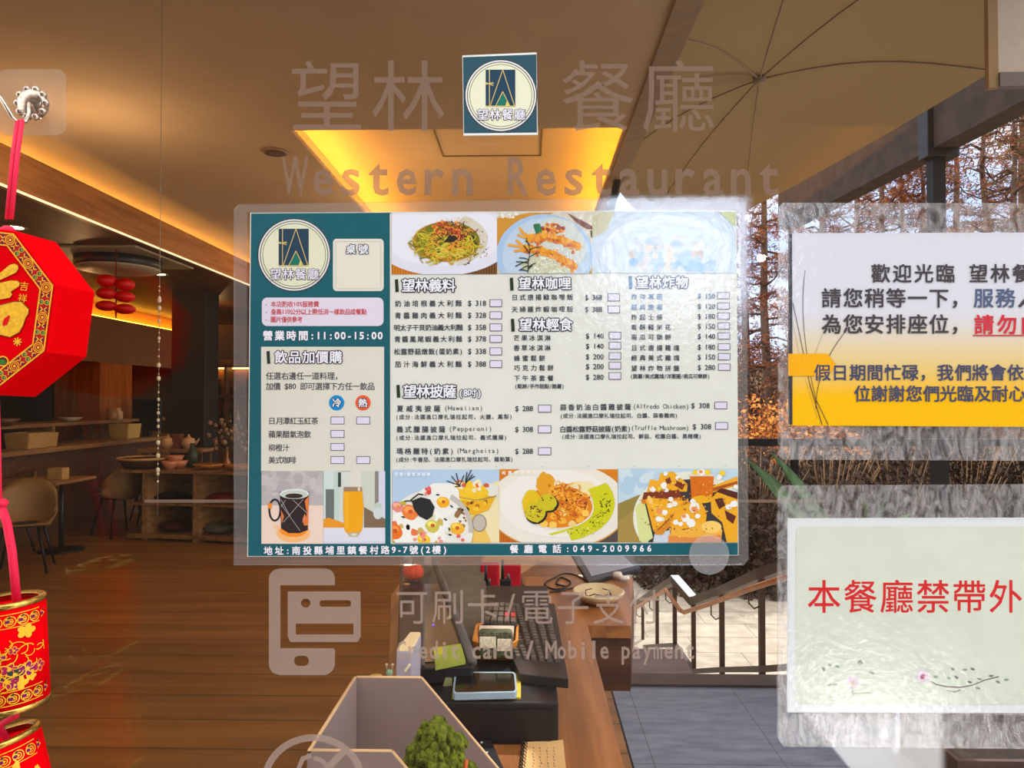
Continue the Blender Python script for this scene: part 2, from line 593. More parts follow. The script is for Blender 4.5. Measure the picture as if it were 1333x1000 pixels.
# kitchen front: bulkhead on the left carrying a lit orange band
xk = -5.9
b = MB(); b.box((-6.6, 0.3, 2.10), (xk, 12.4, zs - 0.20)); struct('wall_bulkhead', b, m_wallb)
b = MB(); b.box((-6.5, 0.3, zs - 0.20), (xk - 0.14, 12.4, zs)); struct('trim_4', b, M('band wood', (196, 128, 50), 0.6))
led('led_strip', (xk - 0.10, 0.4, zs - 0.195), (xk - 0.04, 12.3, zs - 0.185), (1, 0.45, 0.03), 20, 'orange light strip along the top of the kitchen bulkhead')
b = MB(); b.box((xk - 0.66, 9.3, 0.0), (xk - 0.02, 10.1, 2.10)); struct('wall_panel', b, wood('panel wood', (130, 66, 20), (170, 92, 34), 'Z'))
b = MB(); b.box((-7.6, 0.3, 0.0), (-7.4, 12.4, 2.1)); struct('wall_kitchen', b, M('kitchen wall', (46, 30, 22), 0.8, var=0.2, scale=3))
# black column
b = MB(); p = at(245, 440, 8.9)
b.box((p.x - 0.21, p.y, 0), (p.x + 0.21, p.y + 0.4, zs))
struct('column', b, m_dark, bevel=0.006)

# front glass and side glass
b = MB(); b.box((-4.0, 0.0, 0.0), (3.4, 0.010, 3.3))
struct('door_1', b, clear('door glass', gloss=0.042))
b = MB(); b.box((XS, 0.012, 0.0), (XS + 0.01, 12.4, zc - 0.02))
struct('window_1', b, clear('side glass', gloss=0.02, fres=False))

# terrace
m_deck = M('grey deck tile', (118, 118, 122), 0.55, var=0.18, scale=9, spec=0.5)
def tiles():
    m = bpy.data.materials.new('deck tiles')
    m.use_nodes = True
    t = NT(m.node_tree)
    bs = m.node_tree.nodes['Principled BSDF']
    co = t.n('ShaderNodeTexCoord'); s = t.n('ShaderNodeSeparateXYZ')
    t.l(co.outputs['Object'], s.inputs[0])
    fx = t.m('FRACT', t.m('DIVIDE', t.m('SUBTRACT', s.outputs[0], 0.545), 0.57))
    fy = t.m('FRACT', t.m('DIVIDE', t.m('SUBTRACT', s.outputs[1], dy(3.24)), 1.14))
    ln = t.m('MINIMUM', t.m('MINIMUM', t.ramp(fx, 0, 0.012), t.ramp(fy, 0, 0.008)), 1.0)
    mp = t.n('ShaderNodeMapping'); mp.inputs['Scale'].default_value = (2, 7, 1)
    t.l(co.outputs['Object'], mp.inputs[0])
    no = t.n('ShaderNodeTexNoise', i_Scale=2.2, i_Detail=7.0, i_Roughness=0.7)
    t.l(mp.outputs[0], no.inputs['Vector'])
    c = t.mix(t.ramp(no.outputs['Fac'], 0.3, 0.72), lin((92, 98, 116)), lin((128, 134, 150)))
    t.l(t.mix(ln, lin((50, 50, 54)), c), bs.inputs['Base Color'])
    bs.inputs['Roughness'].default_value = 0.5
    return m
b = MB(); b.box((XS + 0.01, 0.012, -0.15), (7.0, dy(4.10), 0.0)); struct('terrace_floor', b, tiles())
b = MB(); b.box((XS + 0.01, dy(4.10), -0.2), (7.0, dy(4.26), 0.015)); struct('trim_5', b, M('dark kerb', (74, 58, 50), 0.6, var=0.15, scale=12))
b = MB(); b.box((XS + 0.02, dy(4.26), -0.12), (0.955, dy(4.72), 0.0)); struct('stair_landing', b, wood('landing board', (84, 56, 46), (112, 80, 66), 'X', 0.0, 1.5))
# ground outside, far below the terrace
def planks():
    m = bpy.data.materials.new('boardwalk')
    m.use_nodes = True
    t = NT(m.node_tree)
    bs = m.node_tree.nodes['Principled BSDF']
    co = t.n('ShaderNodeTexCoord'); s = t.n('ShaderNodeSeparateXYZ')
    t.l(co.outputs['Object'], s.inputs[0])
    q = t.m('DIVIDE', s.outputs[1], 0.85)
    fy = t.m('FRACT', q)
    off = t.m('FRACT', t.m('MULTIPLY', t.m('FLOOR', q), 0.37))
    fx = t.m('FRACT', t.m('ADD', t.m('DIVIDE', s.outputs[0], 2.1), off))
    ln = t.m('MINIMUM', t.ramp(fy, 0, 0.05), t.ramp(fx, 0, 0.012))
    no = t.n('ShaderNodeTexNoise', i_Scale=3.0, i_Detail=6.0)
    t.l(co.outputs['Object'], no.inputs['Vector'])
    c = t.mix(t.ramp(no.outputs['Fac'], 0.3, 0.7), lin((158, 145, 126)), lin((182, 170, 152)))
    t.l(t.mix(ln, lin((96, 82, 66)), c), bs.inputs['Base Color'])
    bs.inputs['Roughness'].default_value = 0.85
    return m
b = MB(); b.box((-3, dy(5.0), -3.1), (14, dy(19.2), -3.0)); struct('ground_paving', b, planks())
m_earth = M('leaf litter', (92, 66, 44), 0.95, var=0.45, scale=1.6, bump=0.6, spec=0.05)
b = MB()
rnd = random.Random(4)
nx, ny = 40, 26
vs = []
for j in range(ny + 1):
    for i in range(nx + 1):
        y = dy(19.0) + j * 2.2
        x = -30 + i * 2.6
        z = -3.15 + max(0, j - 1) * 0.33 + rnd.uniform(-0.22, 0.22)
        if j == 0: z = -3.2
        vs.append((x, y, z))
b.smooth = True
b.add(vs, [(j * (nx + 1) + i, j * (nx + 1) + i + 1, (j + 1) * (nx + 1) + i + 1, (j + 1) * (nx + 1) + i) for j in range(ny) for i in range(nx)])
struct('hill', b, m_earth)

# ------------------------------------------------------------------ terrace: parasol, steel frame, railings
t = thing('parasol', (1.77, dy(5.6), 0.0), 'large tan parasol spread over the terrace right of the ceiling', 'parasol')
hub = Vector((1.77, dy(5.6), 4.07))
rim = [Vector((x, dy(d), 3.8)) for x, d in ((2.53, 8.6), (3.12, 4.9), (2.3, 3.0), (1.2, 2.5), (0.76, 4.4), (0.72, 7.0), (1.5, 9.2))]
def parasol_mat():
    m = bpy.data.materials.new('tan canvas')
    m.use_nodes = True
    m.node_tree.nodes.clear()
    q = NT(m.node_tree)
    co = q.n('ShaderNodeTexCoord')
    no = q.n('ShaderNodeTexNoise', i_Scale=1.3, i_Detail=3.0)
    q.l(co.outputs['Object'], no.inputs['Vector'])
    c = q.mix(no.outputs['Fac'], lin((92, 80, 62)), lin((108, 96, 76)))
    d = q.n('ShaderNodeBsdfDiffuse'); q.l(c, d.inputs[0])
    tl = q.n('ShaderNodeBsdfTranslucent'); tl.inputs[0].default_value = lin((100, 76, 48))
    mx = q.n('ShaderNodeMixShader'); mx.inputs[0].default_value = 0.40
    q.l(d.outputs[0], mx.inputs[1]); q.l(tl.outputs[0], mx.inputs[2])
    o = q.n('ShaderNodeOutputMaterial'); q.l(mx.outputs[0], o.inputs[0])
    return m
b = MB(); b.smooth = True
n = len(rim); K = 8; SUB = 4
rows = []
for i in range(n):
    a, c = rim[i], rim[(i + 1) % n]
    for sI in range(SUB):
        e = a.lerp(c, sI / SUB)
        sag = math.sin(PI * sI / SUB)
        col_ = []
        for k in range(K + 1):
            f = k / K
            p = hub.lerp(e, f)
            p.z += 0.10 * math.sin(PI * f) - 0.03 * sag * f
            col_.append(p)
        rows.append(col_)
vs = [p for r_ in rows for p in r_]
NR = len(rows)
fs = [(i * (K + 1) + k, i * (K + 1) + k + 1, ((i + 1) % NR) * (K + 1) + k + 1, ((i + 1) % NR) * (K + 1) + k) for i in range(NR) for k in range(K)]
b.add(vs, fs)
b.build('canopy', parasol_mat(), t)
m_rib = M('tan canvas seam', (150, 128, 100), 0.8)
for i in range(n):
    r_ = rows[i * SUB]
    b = MB(); b.tube([p - Vector((0, 0, 0.018)) for p in r_], 0.008, 6)
    b.build('rib', m_rib, t)
b = MB(); b.cyl(hub - Vector((0, 0, 0.05)), hub + Vector((0, 0, 0.06)), 0.05); b.build('hub', m_rib, t)
b = MB(); b.tube([(0.62, dy(5.6), 3.02), (0.9, dy(5.6), 4.30), hub + Vector((0, 0, 0.10))], 0.03, 8); b.build('support_arm', m_blackmetal, t)

b = MB()
p, q = Vector((5.05, dy(6.6), 4.6)), Vector((4.42, dy(13.0), 4.6))
b.prism([p, p + Vector((0.3, 0, 0)), q + Vector((0.3, 0, 0)), q], [p + Vector((0, 0, .75)), p + Vector((0.3, 0, .75)), q + Vector((0.3, 0, .75)), q + Vector((0, 0, .75))])
t = tag(b.build('roof_beam', M('rusty steel', (54, 40, 32), 0.8, var=0.35, scale=5)), 'long rusty brown steel beam running under the parasol edge', 'beam')
c = at(1218, 205, 8.9)
t = thing('steel_post', (c.x, c.y, -3.0), 'black steel post carrying the rusty beam at the upper right', 'post')
b = MB(); b.box((c.x - 0.075, c.y - 0.075, -3.0), (c.x + 0.075, c.y + 0.075, 4.62)); b.build('shaft', m_blackmetal, t)
p = at(1221, 165, 8.9)
b = MB(); b.box((p.x - 0.19, c.y - 0.12, 4.50), (p.x + 0.19, c.y + 0.10, 5.40)); b.build('bracket', m_dark, t, bevel=0.01)

# pale valance panel at the top right corner
t = thing('roller_blind', at(1320, 95, 3.4), 'pale beige roller blind at the top right corner beside the parasol', 'blind')
a0, a1 = at(1300, 95, 3.4), at(1420, -60, 3.4)
b = MB(); b.box((a0.x, a0.y, a0.z), (a1.x, a0.y + 0.02, a1.z)); b.build('fabric', M('beige canvas', (196, 176, 158), 0.85, var=0.04, scale=30), t)
b = MB(); b.box((a0.x, a0.y - 0.01, a0.z - 0.065), (a1.x, a0.y + 0.03, a0.z)); b.build('bottom_bar', M('grey bar', (112, 98, 92), 0.6), t)
b = MB(); b.box((a0.x - 0.045, a0.y, a0.z - 0.068), (a0.x, a0.y + 0.03, a1.z)); b.build('side_cord', M('tan strap', (158, 124, 84), 0.8), t)

# stair railing: points (pixel x, pixel y of top rail, pixel y of bottom rail) and rail height give the place
m_rail = M('brown rail paint', (62, 43, 28), 0.5, var=0.1, scale=20)
m_hand = wood('handrail wood', (150, 92, 44), (190, 124, 66), 'Y', 0, 2, 0.4)
RH = 0.905
def rp(px, yt, yb):
    rt, rb = ray(px, yt), ray(px, yb)
    d = RH / (rt.z - rb.z)
    q = CP + rb * d
    return Vector((q.x, q.y, q.z))
rl = [rp(1150, 682, 855), rp(992, 741, 867), rp(940, 764, 868.5), rp(903, 778, 871), rp(878.5, 750, 837), rp(855.5, 765, 838.5), rp(836.8, 778, 840), rp(820, 790, 842)]
t = thing('stair_railing', rl[3], 'brown metal stair railing with wooden handrail zigzagging below the terrace', 'railing')
up = Vector((0, 0, RH))
for i, p in enumerate(rl):
    b = MB(); w_ = 0.026
    b.box((p.x - w_, p.y - w_, -3.0), (p.x + w_, p.y + w_, p.z + RH))
    b.build('baluster', m_rail, t)
b = MB()
for seg in (rl[:4], rl[3:5], rl[4:]):
    for p, q in zip(seg, seg[1:]):
        for dz, hh, ww in ((RH, 0.10, 0.05), (0.0, 0.06, 0.03)):
            o_ = Vector((ww, 0, 0)); z_ = Vector((0, 0, hh)); s_ = Vector((0, 0, dz - hh))
            b.prism([p - o_ + s_, p + o_ + s_, q + o_ + s_, q - o_ + s_], [p - o_ + s_ + z_, p + o_ + s_ + z_, q + o_ + s_ + z_, q - o_ + s_ + z_])
b.build('rail', m_rail, t)
off_ = Vector((-0.12, 0, -0.19))
hp = [p + up + off_ for p in rl]
b = MB(); b.tube(hp[:4] + [hp[3] + Vector((-0.03, 0.1, 0.0))] + hp[4:], 0.028, 10); b.build('handrail', m_hand, t)
for i in (1, 2, 4, 5, 6):
    b = MB(); p = hp[i]
    b.tube([p, p + Vector((0, 0, -0.13)), p + Vector((0.05, 0, -0.18)), p + Vector((0.12, 0, -0.15))], 0.008, 6)
    b.build('handrail_bracket', m_rail, t)
b = MB()
for p, q in ((rl[3], rl[4]),):
    o_ = Vector((0.055, 0, 0)); s_ = Vector((0, 0, RH + 0.001)); z_ = Vector((0, 0, 0.012))
    b.prism([p - o_ + s_, p + o_ + s_, q + o_ + s_, q - o_ + s_], [p - o_ + s_ + z_, p + o_ + s_ + z_, q + o_ + s_ + z_, q - o_ + s_ + z_])
b.build('cap_rail', M('bare metal', (190, 190, 196), 0.35, 0.6), t)

# guard rail at the terrace edge
p0, p1 = at(1034, 574, 4.35), at(1480, 574, 4.35)
t = thing('guard_rail', (p0.x, p0.y, 0), 'thin dark guard rail between the menu and the welcome notice', 'railing')
b = MB(); q = at(930, 574, 4.35); b.box((q.x, q.y - 0.02, p0.z - 0.03), (p1.x, q.y + 0.02, p0.z + 0.012)); b.build('top_rail', m_blackmetal, t)
for px in (1034, 1420):
    e = at(px, 574, 4.35)
    b = MB(); b.box((e.x - 0.018, e.y - 0.018, -0.05), (e.x + 0.018, e.y + 0.018, p0.z)); b.build('baluster', m_blackmetal, t)

# arching strap-leaved plant in a planter on the terrace
base = at(1120, 800, 3.85); base.z = 0
t = thing('potted_plant', base, 'green strap leaved plant arching out between the menu and the notices', 'plant')
b = MB(); b.lathe([(0.0, 0.0), (0.16, 0.0), (0.20, 0.55), (0.21, 0.58), (0.18, 0.58), (0.17, 0.50), (0, 0.50)], 20, Matrix.Translation(base)); b.build('planter', M('clay planter', (120, 96, 80), 0.8, var=0.1), t)
def strap(pts, wd, th=0.004):
    b = MB(); N = len(pts); b.smooth = True
    vs = []
    for i, p in enumerate(pts):
        f = i / (N - 1)
        ww = wd * (0.35 + 0.65 * math.sin(PI * min(1, 0.15 + f * 0.85))) * (1 - 0.85 * max(0, f - 0.75) / 0.25)
        vs += [p + Vector((0, -0.3 * ww, -ww / 2)), p + Vector((0, 0.01, 0)), p + Vector((0, -0.3 * ww, ww / 2)), p + Vector((0, th + 0.01, 0))]
    fs = []
    for i in range(N - 1):
        a = i * 4; c = a + 4
        fs += [(a, a + 1, c + 1, c), (a + 1, a + 2, c + 2, c + 1), (a + 2, a + 3, c + 3, c + 2), (a + 3, a, c, c + 3)]
    b.add(vs, fs)
    return b
m_leaf = M('strap leaf', (136, 176, 120), 0.5, var=0.3, scale=6)
rnd = random.Random(3)
tips = [(966, 594, 3.80), (1000, 585, 3.95), (1062, 655, 3.7), (1160, 640, 3.75), (1125, 648, 3.7), (1190, 668, 3.8)]
for px, py, d in tips:
    tip = at(px, py, d); st = base + Vector((rnd.uniform(-.06, .06), rnd.uniform(-.06, .06), 0.50))
    mid = st.lerp(tip, 0.42) + Vector((0, 0, 0.16 + 0.05 * rnd.random()))
    pts = []
    for k in range(12):
        f = k / 11
        pts.append(st * (1 - f) ** 2 + mid * 2 * f * (1 - f) + tip * f * f)
    strap(pts, 0.13).build('leaf', m_leaf, t)

# ------------------------------------------------------------------ trees behind the terrace
m_bark = M('cypress bark', (112, 88, 74), 0.95, var=0.3, scale=6, bump=0.6)
m_twig = M('dark twigs', (84, 58, 46), 0.9)
m_rust = [M('rust needles', (150, 80, 48), 0.8, spec=0.1), M('brown needles', (112, 66, 46), 0.8, spec=0.1), M('orange needles', (190, 112, 52), 0.8, spec=0.1), M('olive needles', (112, 104, 52), 0.8, spec=0.1)]
def tree_mesh(seed, hgt, spread, nb, nl, leafs, start=0.12):
    rnd = random.Random(seed)
    tr, tw, lf = MB(), MB(), MB()
    pts, rs = [], []
    x = y = 0.0
    for k in range(10):
        f = k / 9
        pts.append((x, y, hgt * f)); rs.append(0.20 * (1 - f) ** 0.8 + 0.015)
        x += rnd.uniform(-.12, .12); y += rnd.uniform(-.12, .12)
    tr.tube(pts, rs, 9)
    ends = []
    for k in range(nb):
        f = start + (1 - start) * (k + rnd.random()) / nb
        i = min(8, int(f * 9)); p = Vector(pts[i]).lerp(Vector(pts[i + 1]), f * 9 - i)
        a = rnd.uniform(0, 2 * PI); L = spread * (1.05 - 0.7 * f) * rnd.uniform(0.7, 1.2)
        dr = Vector((math.cos(a), math.sin(a), rnd.uniform(-0.05, 0.45)))
        q = [p]
        for s_ in range(1, 5):
            q.append(p + dr * L * s_ / 4 + Vector((rnd.uniform(-.12, .12), rnd.uniform(-.12, .12), rnd.uniform(-.14, .10))) * s_)
        tw.tube(q, [0.05, 0.036, 0.025, 0.015, 0.006], 5)
        for s_ in range(7):
            g = rnd.uniform(0.2, 1.0) * 4; i = min(3, int(g)); st = q[i].lerp(q[i + 1], g - i)
            e = st + Vector((rnd.uniform(-1, 1), rnd.uniform(-1, 1), rnd.uniform(-0.7, 0.7))) * 0.55
            e2 = e + Vector((rnd.uniform(-1, 1), rnd.uniform(-1, 1), rnd.uniform(-0.9, 0.5))) * 0.35
            tw.tube([st, e, e2], [0.013, 0.009, 0.004], 3, cap=False)
            ends += [(st, e), (e, e2)]
    for k in range(nl):
        a, c = rnd.choice(ends)
        p = a.lerp(c, rnd.random()) + Vector((rnd.gauss(0, .06), rnd.gauss(0, .06), rnd.gauss(0, .06)))
        u_ = Vector((rnd.gauss(0, 1), rnd.gauss(0, 1), rnd.gauss(0, 1))).normalized()
        v_ = u_.orthogonal().normalized()
        L, w_ = rnd.uniform(0.10, 0.22), rnd.uniform(0.015, 0.04)
        lf.cur = leafs[rnd.randrange(len(leafs))]
        lf.add([p - v_ * w_, p + u_ * L * .5 - v_ * w_ * .4, p + u_ * L, p + u_ * L * .5 + v_ * w_], [(0, 1, 2, 3)])
    return tr, tw, lf
def make_tree(seed, hgt, spread, nb, nl, leafs, loc, label, start=0.12, grp=None):
    t = thing('cypress_tree', (0, 0, 0), label, 'tree', grp)
    a, c, l = tree_mesh(seed, hgt, spread, nb, nl, leafs, start)
    a.build('trunk', m_bark, t); c.build('branches', m_twig, t)
    tag(l.build('foliage', m_rust, t), kind='stuff')
    t.location = loc
    return t
def dup(root, loc, rz=0.0, sc=1.0, label=None):
    r_ = root.copy(); COL.objects.link(r_); r_.location = loc; r_.rotation_euler = (0, 0, rz); r_.scale = (sc,) * 3
    if label: r_['label'] = label
    for ch in list(root.children):
        c_ = ch.copy(); COL.objects.link(c_); c_.parent = r_
    return r_
GT = 'bare autumn cypress trees behind the terrace'
def hz(d): return -3.15 + max(0, (d - 19.0) / 2.2 - 1) * 0.33 - 0.15
def tl(px, d):
    q = at(px, 519, d); return Vector((q.x, q.y, hz(d)))
LT = 'slender bare autumn cypress with rusty needles on the slope behind the terrace'
T1 = make_tree(11, 15, 2.9, 50, 9000, [0, 0, 1, 2], tl(1292, 22), 'grey barked cypress trunk rising right of the black steel post', 0.10, GT)
T2 = make_tree(12, 17, 3.2, 54, 12000, [0, 1, 1, 0, 2], tl(1000, 27), 'rusty cypress seen in the gap between menu and welcome notice', 0.10, GT)
T3 = make_tree(13, 13, 2.6, 46, 8000, [0, 1, 3], tl(1325, 19.8), 'thick cypress trunk at the right edge above the welcome notice', 0.2, GT)
for px, d, src, rz, sc in ((1075, 25, T2, 1.1, 1.0), (1150, 30, T1, 2.0, 1.1), (1115, 37, T2, 3.0, 1.2), (1200, 28, T1, 4.1, 1.0), (1250, 40, T2, 5.0, 1.3), (970, 38, T1, .6, 1.2),
                           (1030, 44, T2, 1.7, 1.3), (1330, 34, T2, 2.6, 1.2), (1400, 26, T1, 3.3, 1.1), (930, 30, T2, 4.4, 1.0), (880, 42, T1, 5.3, 1.2), (1180, 46, T2, .3, 1.2)):
    dup(src, tl(px, d), rz, sc, LT)
# low brush: dark thicket and sunlit orange shrubs
def shrub_mesh(seed, rx, h, n, leafs, L0=0.16, ns_=26):
    rnd = random.Random(seed); st, lf = MB(), MB()
    for k in range(ns_):
        a = rnd.uniform(0, 2 * PI); e = Vector((math.cos(a) * rx * rnd.uniform(.3, .95), math.sin(a) * rx * rnd.uniform(.3, .95), h * rnd.uniform(.6, 1)))
        st.tube([(0.05 * math.cos(a), 0.05 * math.sin(a), 0), e * 0.55 + Vector((0, 0, h * .1)), e], [0.03, 0.02, 0.006], 4, cap=False)
    for k in range(n):
        a = rnd.uniform(0, 2 * PI); rr = rx * math.sqrt(rnd.random()); z = h * rnd.random() ** .8 * math.sqrt(max(0.05, 1 - (rr / rx) ** 2 * .8))
        p = Vector((math.cos(a) * rr, math.sin(a) * rr, z))
        u_ = Vector((rnd.gauss(0, 1), rnd.gauss(0, 1), rnd.gauss(0, 1))).normalized(); v_ = u_.orthogonal().normalized()
        L = L0 * rnd.uniform(.6, 1.3); w_ = L * .3
        lf.cur = leafs[rnd.randrange(len(leafs))]
        lf.add([p, p + u_ * L * .5 - v_ * w_, p + u_ * L, p + u_ * L * .5 + v_ * w_], [(0, 1, 2, 3)])
    return st, lf
def make_shrub(seed, rx, h, n, leafs, loc, label, grp, ns_=26, sm=None):
    t = thing('shrub', (0, 0, 0), label, 'shrub', grp)
    a, l = shrub_mesh(seed, rx, h, n, leafs, 0.16, ns_)
    a.build('stems', sm or m_twig, t); tag(l.build('foliage', m_rust + [M('dark litter', (58, 42, 32), .9), M('amber leaves', (226, 150, 66), .7, spec=0.1)], t), kind='stuff')
    t.location = loc
    return t
S1 = make_shrub(1, 1.9, 5.0, 5200, [0, 2, 5, 5], tl(990, 21.5), 'sunlit orange shrub below the trees between menu and notice', 'orange shrubs below the trees')
for px, d, rz in ((1050, 22, 2.0),):
    dup(S1, tl(px, d), rz, 1, 'sunlit orange shrub partly behind the welcome notice')
S2 = make_shrub(2, 2.6, 6.2, 5200, [4, 1, 4], tl(985, 29), 'dark brown thicket under the trees between menu and notice', 'dark thickets under the trees')
for px, d, rz in ((1060, 31, 1.0), (1150, 30, 2.0), (1235, 29, 3.1), (1320, 30, 4.0), (920, 32, 5.0), (1400, 31, .4)):
    dup(S2, tl(px, d), rz, 1, 'dark brown thicket of bare twigs growing on the slope')
S3 = make_shrub(3, 1.5, 3.7, 8000, [4], tl(985, 18.2) + Vector((0, 0, .2)), 'low dark bush at the foot of the orange shrub beside the menu', 'low dark bushes along the paving', 150, M('pale straw stems', (176, 140, 108), .9))
for px, d, rz in ((1075, 18.3, 1.0), (1165, 18.2, 2.0), (1255, 18.3, 3.1), (1345, 18.2, 4.0), (900, 18.4, 5.0)):
    dup(S3, tl(px, d) + Vector((0, 0, .2)), rz, 1, 'low dark bush in the row along the end of the paving')
# dry straw on the slope
b = MB(); rnd = random.Random(9)
for k in range(5000):
    d = rnd.uniform(19.5, 40); px = rnd.uniform(930, 1400); q = at(px, 519, d)
    p = Vector((q.x, q.y, hz(d) + 0.35 + rnd.uniform(0, .35)))
    a = rnd.uniform(0, 2 * PI); L = rnd.uniform(.2, .7)
    e = p + Vector((math.cos(a) * L, math.sin(a) * L * .5, rnd.uniform(-.2, .3)))
    m_ = p.lerp(e, .5) + Vector((0, 0, rnd.uniform(-.08, .12)))
    b.tube([p, m_, e], 0.008, 3, cap=False)
tag(b.build('straw', M('dry straw', (188, 150, 112), .9)), 'dry straw littering the slope behind the right hand notices', 'straw', kind='stuff')
# ------------------------------------------------------------------ everything stuck on the door glass
m_paper = M('cream paper', (224, 225, 217), 0.8, var=0.02, scale=60, spec=0.1)
lam = clear('laminate margin', gloss=0.07, haze=0.06, hazec=(0.86, 0.83, 0.82), rough=0.08, bump=0.04, bscale=90.0)
lamw = clear('wrinkled laminate margin', gloss=0.06, haze=0.13, hazec=(0.86, 0.83, 0.84), rough=0.08, bump=0.2, bscale=80.0, stretch=(1, 1, 0.4), streak=0.9, dist=2.5)
film = clear('laminate film', gloss=0.045, rough=0.05, bump=0.10, bscale=160.0, fres=False)
def plate(px, y0, y1):
    """thin sheet parallel to the glass, outline in photo pixels, from y0 (front) to y1"""
    b = MB()
    a = [G(x, y, y1) for x, y in px]
    b.prism([Vector((p.x, y0, p.z)) for p in a], [Vector((p.x, y1, p.z)) for p in a])
    return b
def margin(outer, inner, y0, y1):
    """the fused rim of a laminate pouch: a flat ring from the outer outline in to the paper's edge"""
    b = MB(); ix = [p_[0] for p_ in inner]; iy = [p_[1] for p_ in inner]
    N = len(outer); inn = [(min(max(x, min(ix)), max(ix)), min(max(y, min(iy)), max(iy))) for x, y in outer]
    for i in range(N):
        j = (i + 1) % N
        q = [outer[i], outer[j], inn[j], inn[i]]
        q = [p_ for k, p_ in enumerate(q) if p_ != q[k - 1]]
        a = [G(x, y, y1) for x, y in q]
        f_ = [Vector((p.x, y0, p.z)) for p in a]; r_ = [Vector((p.x, y1, p.z)) for p in a]
        n_ = len(a)
        b.add(f_ + r_, [list(range(n_)), list(range(n_, 2 * n_))[::-1], (0, 1, n_ + 1, n_)])
    return b
def on_sheet(y):
    def f(px, py, lift):
        p = G(px, py, y)
        return Vector((p.x, y - lift, p.z))
    return f
TEAL, CREAM, WHITE, LILAC = (18, 94, 106), (228, 224, 210), (238, 238, 246), (222, 218, 236)
INK, DARK, RED, GREENBAR = (44, 50, 66), (34, 28, 52), (206, 52, 60), (38, 54, 42)

def badge(p, cx, cy, r, L0):
    p.L = L0; p.ell(cx, cy, r, r, (236, 236, 236), n=48)
    p.L = L0 + 1; p.ring(cx, cy, r, r, r * .03, (60, 60, 70)); p.ring(cx, cy, r * .93, r * .93, r * .025, (90, 90, 96)); p.ell(cx, cy, r * .905, r * .905, (226, 226, 198), n=48)
    p.ring(cx, cy, r * .86, r * .86, r * .015, (80, 80, 80))
    s = r / 48.0
    q = lambda x, y: (cx + x * s, cy + y * s)
    p.L = L0 + 2
    p.poly([q(-20, -34), q(19, -34), q(19, 14), q(-20, 14)], (36, 66, 88))
    p.L = L0 + 3
    g = (216, 190, 118)
    p.poly([q(-7, 14), q(2.5, -5), q(12, 14)], (28, 116, 98))
    p.poly([q(6, 14), q(8, 7), q(11, 14)], (224, 210, 110))
    p.L = L0 + 4
    w = 1.0 * s
    p.line([q(-14, 14), q(2.5, -34), q(18, 14)], w, g); p.line([q(-7, 14), q(2.5, -5), q(12, 14)], w, g)
    p.line([q(-15, -34), q(-15, 14)], w, g); p.line([q(-20, 14), q(19, 14)], w, g)
    p.line([q(-20, -14.5), q(-10, -17)], w, g); p.line([q(-20, -17), q(-10, -13)], w, g); p.line([q(-20, -15.5), q(-9, -15.5)], w * .7, g)
    for off, L, c in ((0.075, L0 + 3, (50, 44, 66)), (0.012, L0 + 5, (236, 234, 246))):
        p.L = L; p.text('望林餐廳', cx - 32 * s, cx + 33 * s, cy + 25 * s, 14.5 * s, c, off, fit=1.15)

def outlined(p, t, x0, x1, yc, h, L, dy=0.0):
    p.L = L; p.text(t, x0, x1, yc, h * .95, DARK, 0.12, dy, fit=1.1)
    p.L = L + 1; p.text(t, x0, x1, yc, h * .95, WHITE, 0.024, dy, fit=1.1)
def bar(p, x, yc, L, c=GREENBAR):
    p.L = L; p.poly([(x, yc - 8), (x + 4.2, yc - 8.6), (x + 5.2, yc + 8), (x + .8, yc + 8.6)], c)
def box_(p, x, yc, L, w=16, h=10):
    p.L = L; p.rect(x, yc - h / 2, x + w, yc + h / 2, (60, 62, 78)); p.L = L + 1; p.rect(x + .8, yc - h / 2 + .8, x + w - .8, yc + h / 2 - .8, LILAC)

# ---- menu
mx0, my0, mx1, my1 = 324.5, 276.0, 960.0, 723.5
t = thing('menu_poster', G(642, 723, -0.002), 'large laminated menu with teal border and food photos taped to the glass', 'menu')
lo = [(306, 735), (306, 274), (312, 267), (962, 257), (971, 263), (973, 727), (967, 735)]
margin(lo, [(323, 277), (960, 723.5)], -0.0036, -0.0006).build('laminate_margin', lam, t)
plate([(322.5, 724.5), (326.5, 277.5), (958.5, 274), (961, 723)], -0.0046, -0.0040).build('laminate_film', film, t)
b = plate([(322.5, 724.5), (326.5, 277.5), (958.5, 274), (961, 723)], -0.0024, -0.0012); b.build('paper', m_paper, t)
YP = -0.0025
p = Print(on_sheet(YP))
p.L = 1
p.poly([(323, 724), (327, 278), (509.5, 277), (509.5, 708.5), (960.5, 707), (960.5, 722.5)], TEAL)
p.poly([(507.5, 278), (509.5, 278), (510.5, 708), (508.5, 708)], CREAM)
p.build('teal_border', t)
p = Print(on_sheet(YP)); badge(p, 383, 332, 48, 2); p.build('logo', t)
p = Print(on_sheet(YP)); p.L = 2; p.rr(433.5, 311, 499.5, 379, 5, CREAM)
p.L = 3
for k in range(22):
    a = 438 + k * 2.66
    p.line([(a, 314.5), (a + 1.5, 314.5)], .5, (140, 140, 140)); p.line([(a, 376), (a + 1.5, 376)], .5, (140, 140, 140))
    a = 315.5 + k * 2.75
    p.line([(437, a), (437, a + 1.5)], .5, (140, 140, 140)); p.line([(496, a), (496, a + 1.5)], .5, (140, 140, 140))
outlined(p, '桌號', 449, 481, 324.5, 13, 4)
p.build('table_number_box', t)
p = Print(on_sheet(YP)); p.L = 2; p.rr(341, 387.5, 499.3, 424.5, 7, (224, 216, 232)); p.L = 3
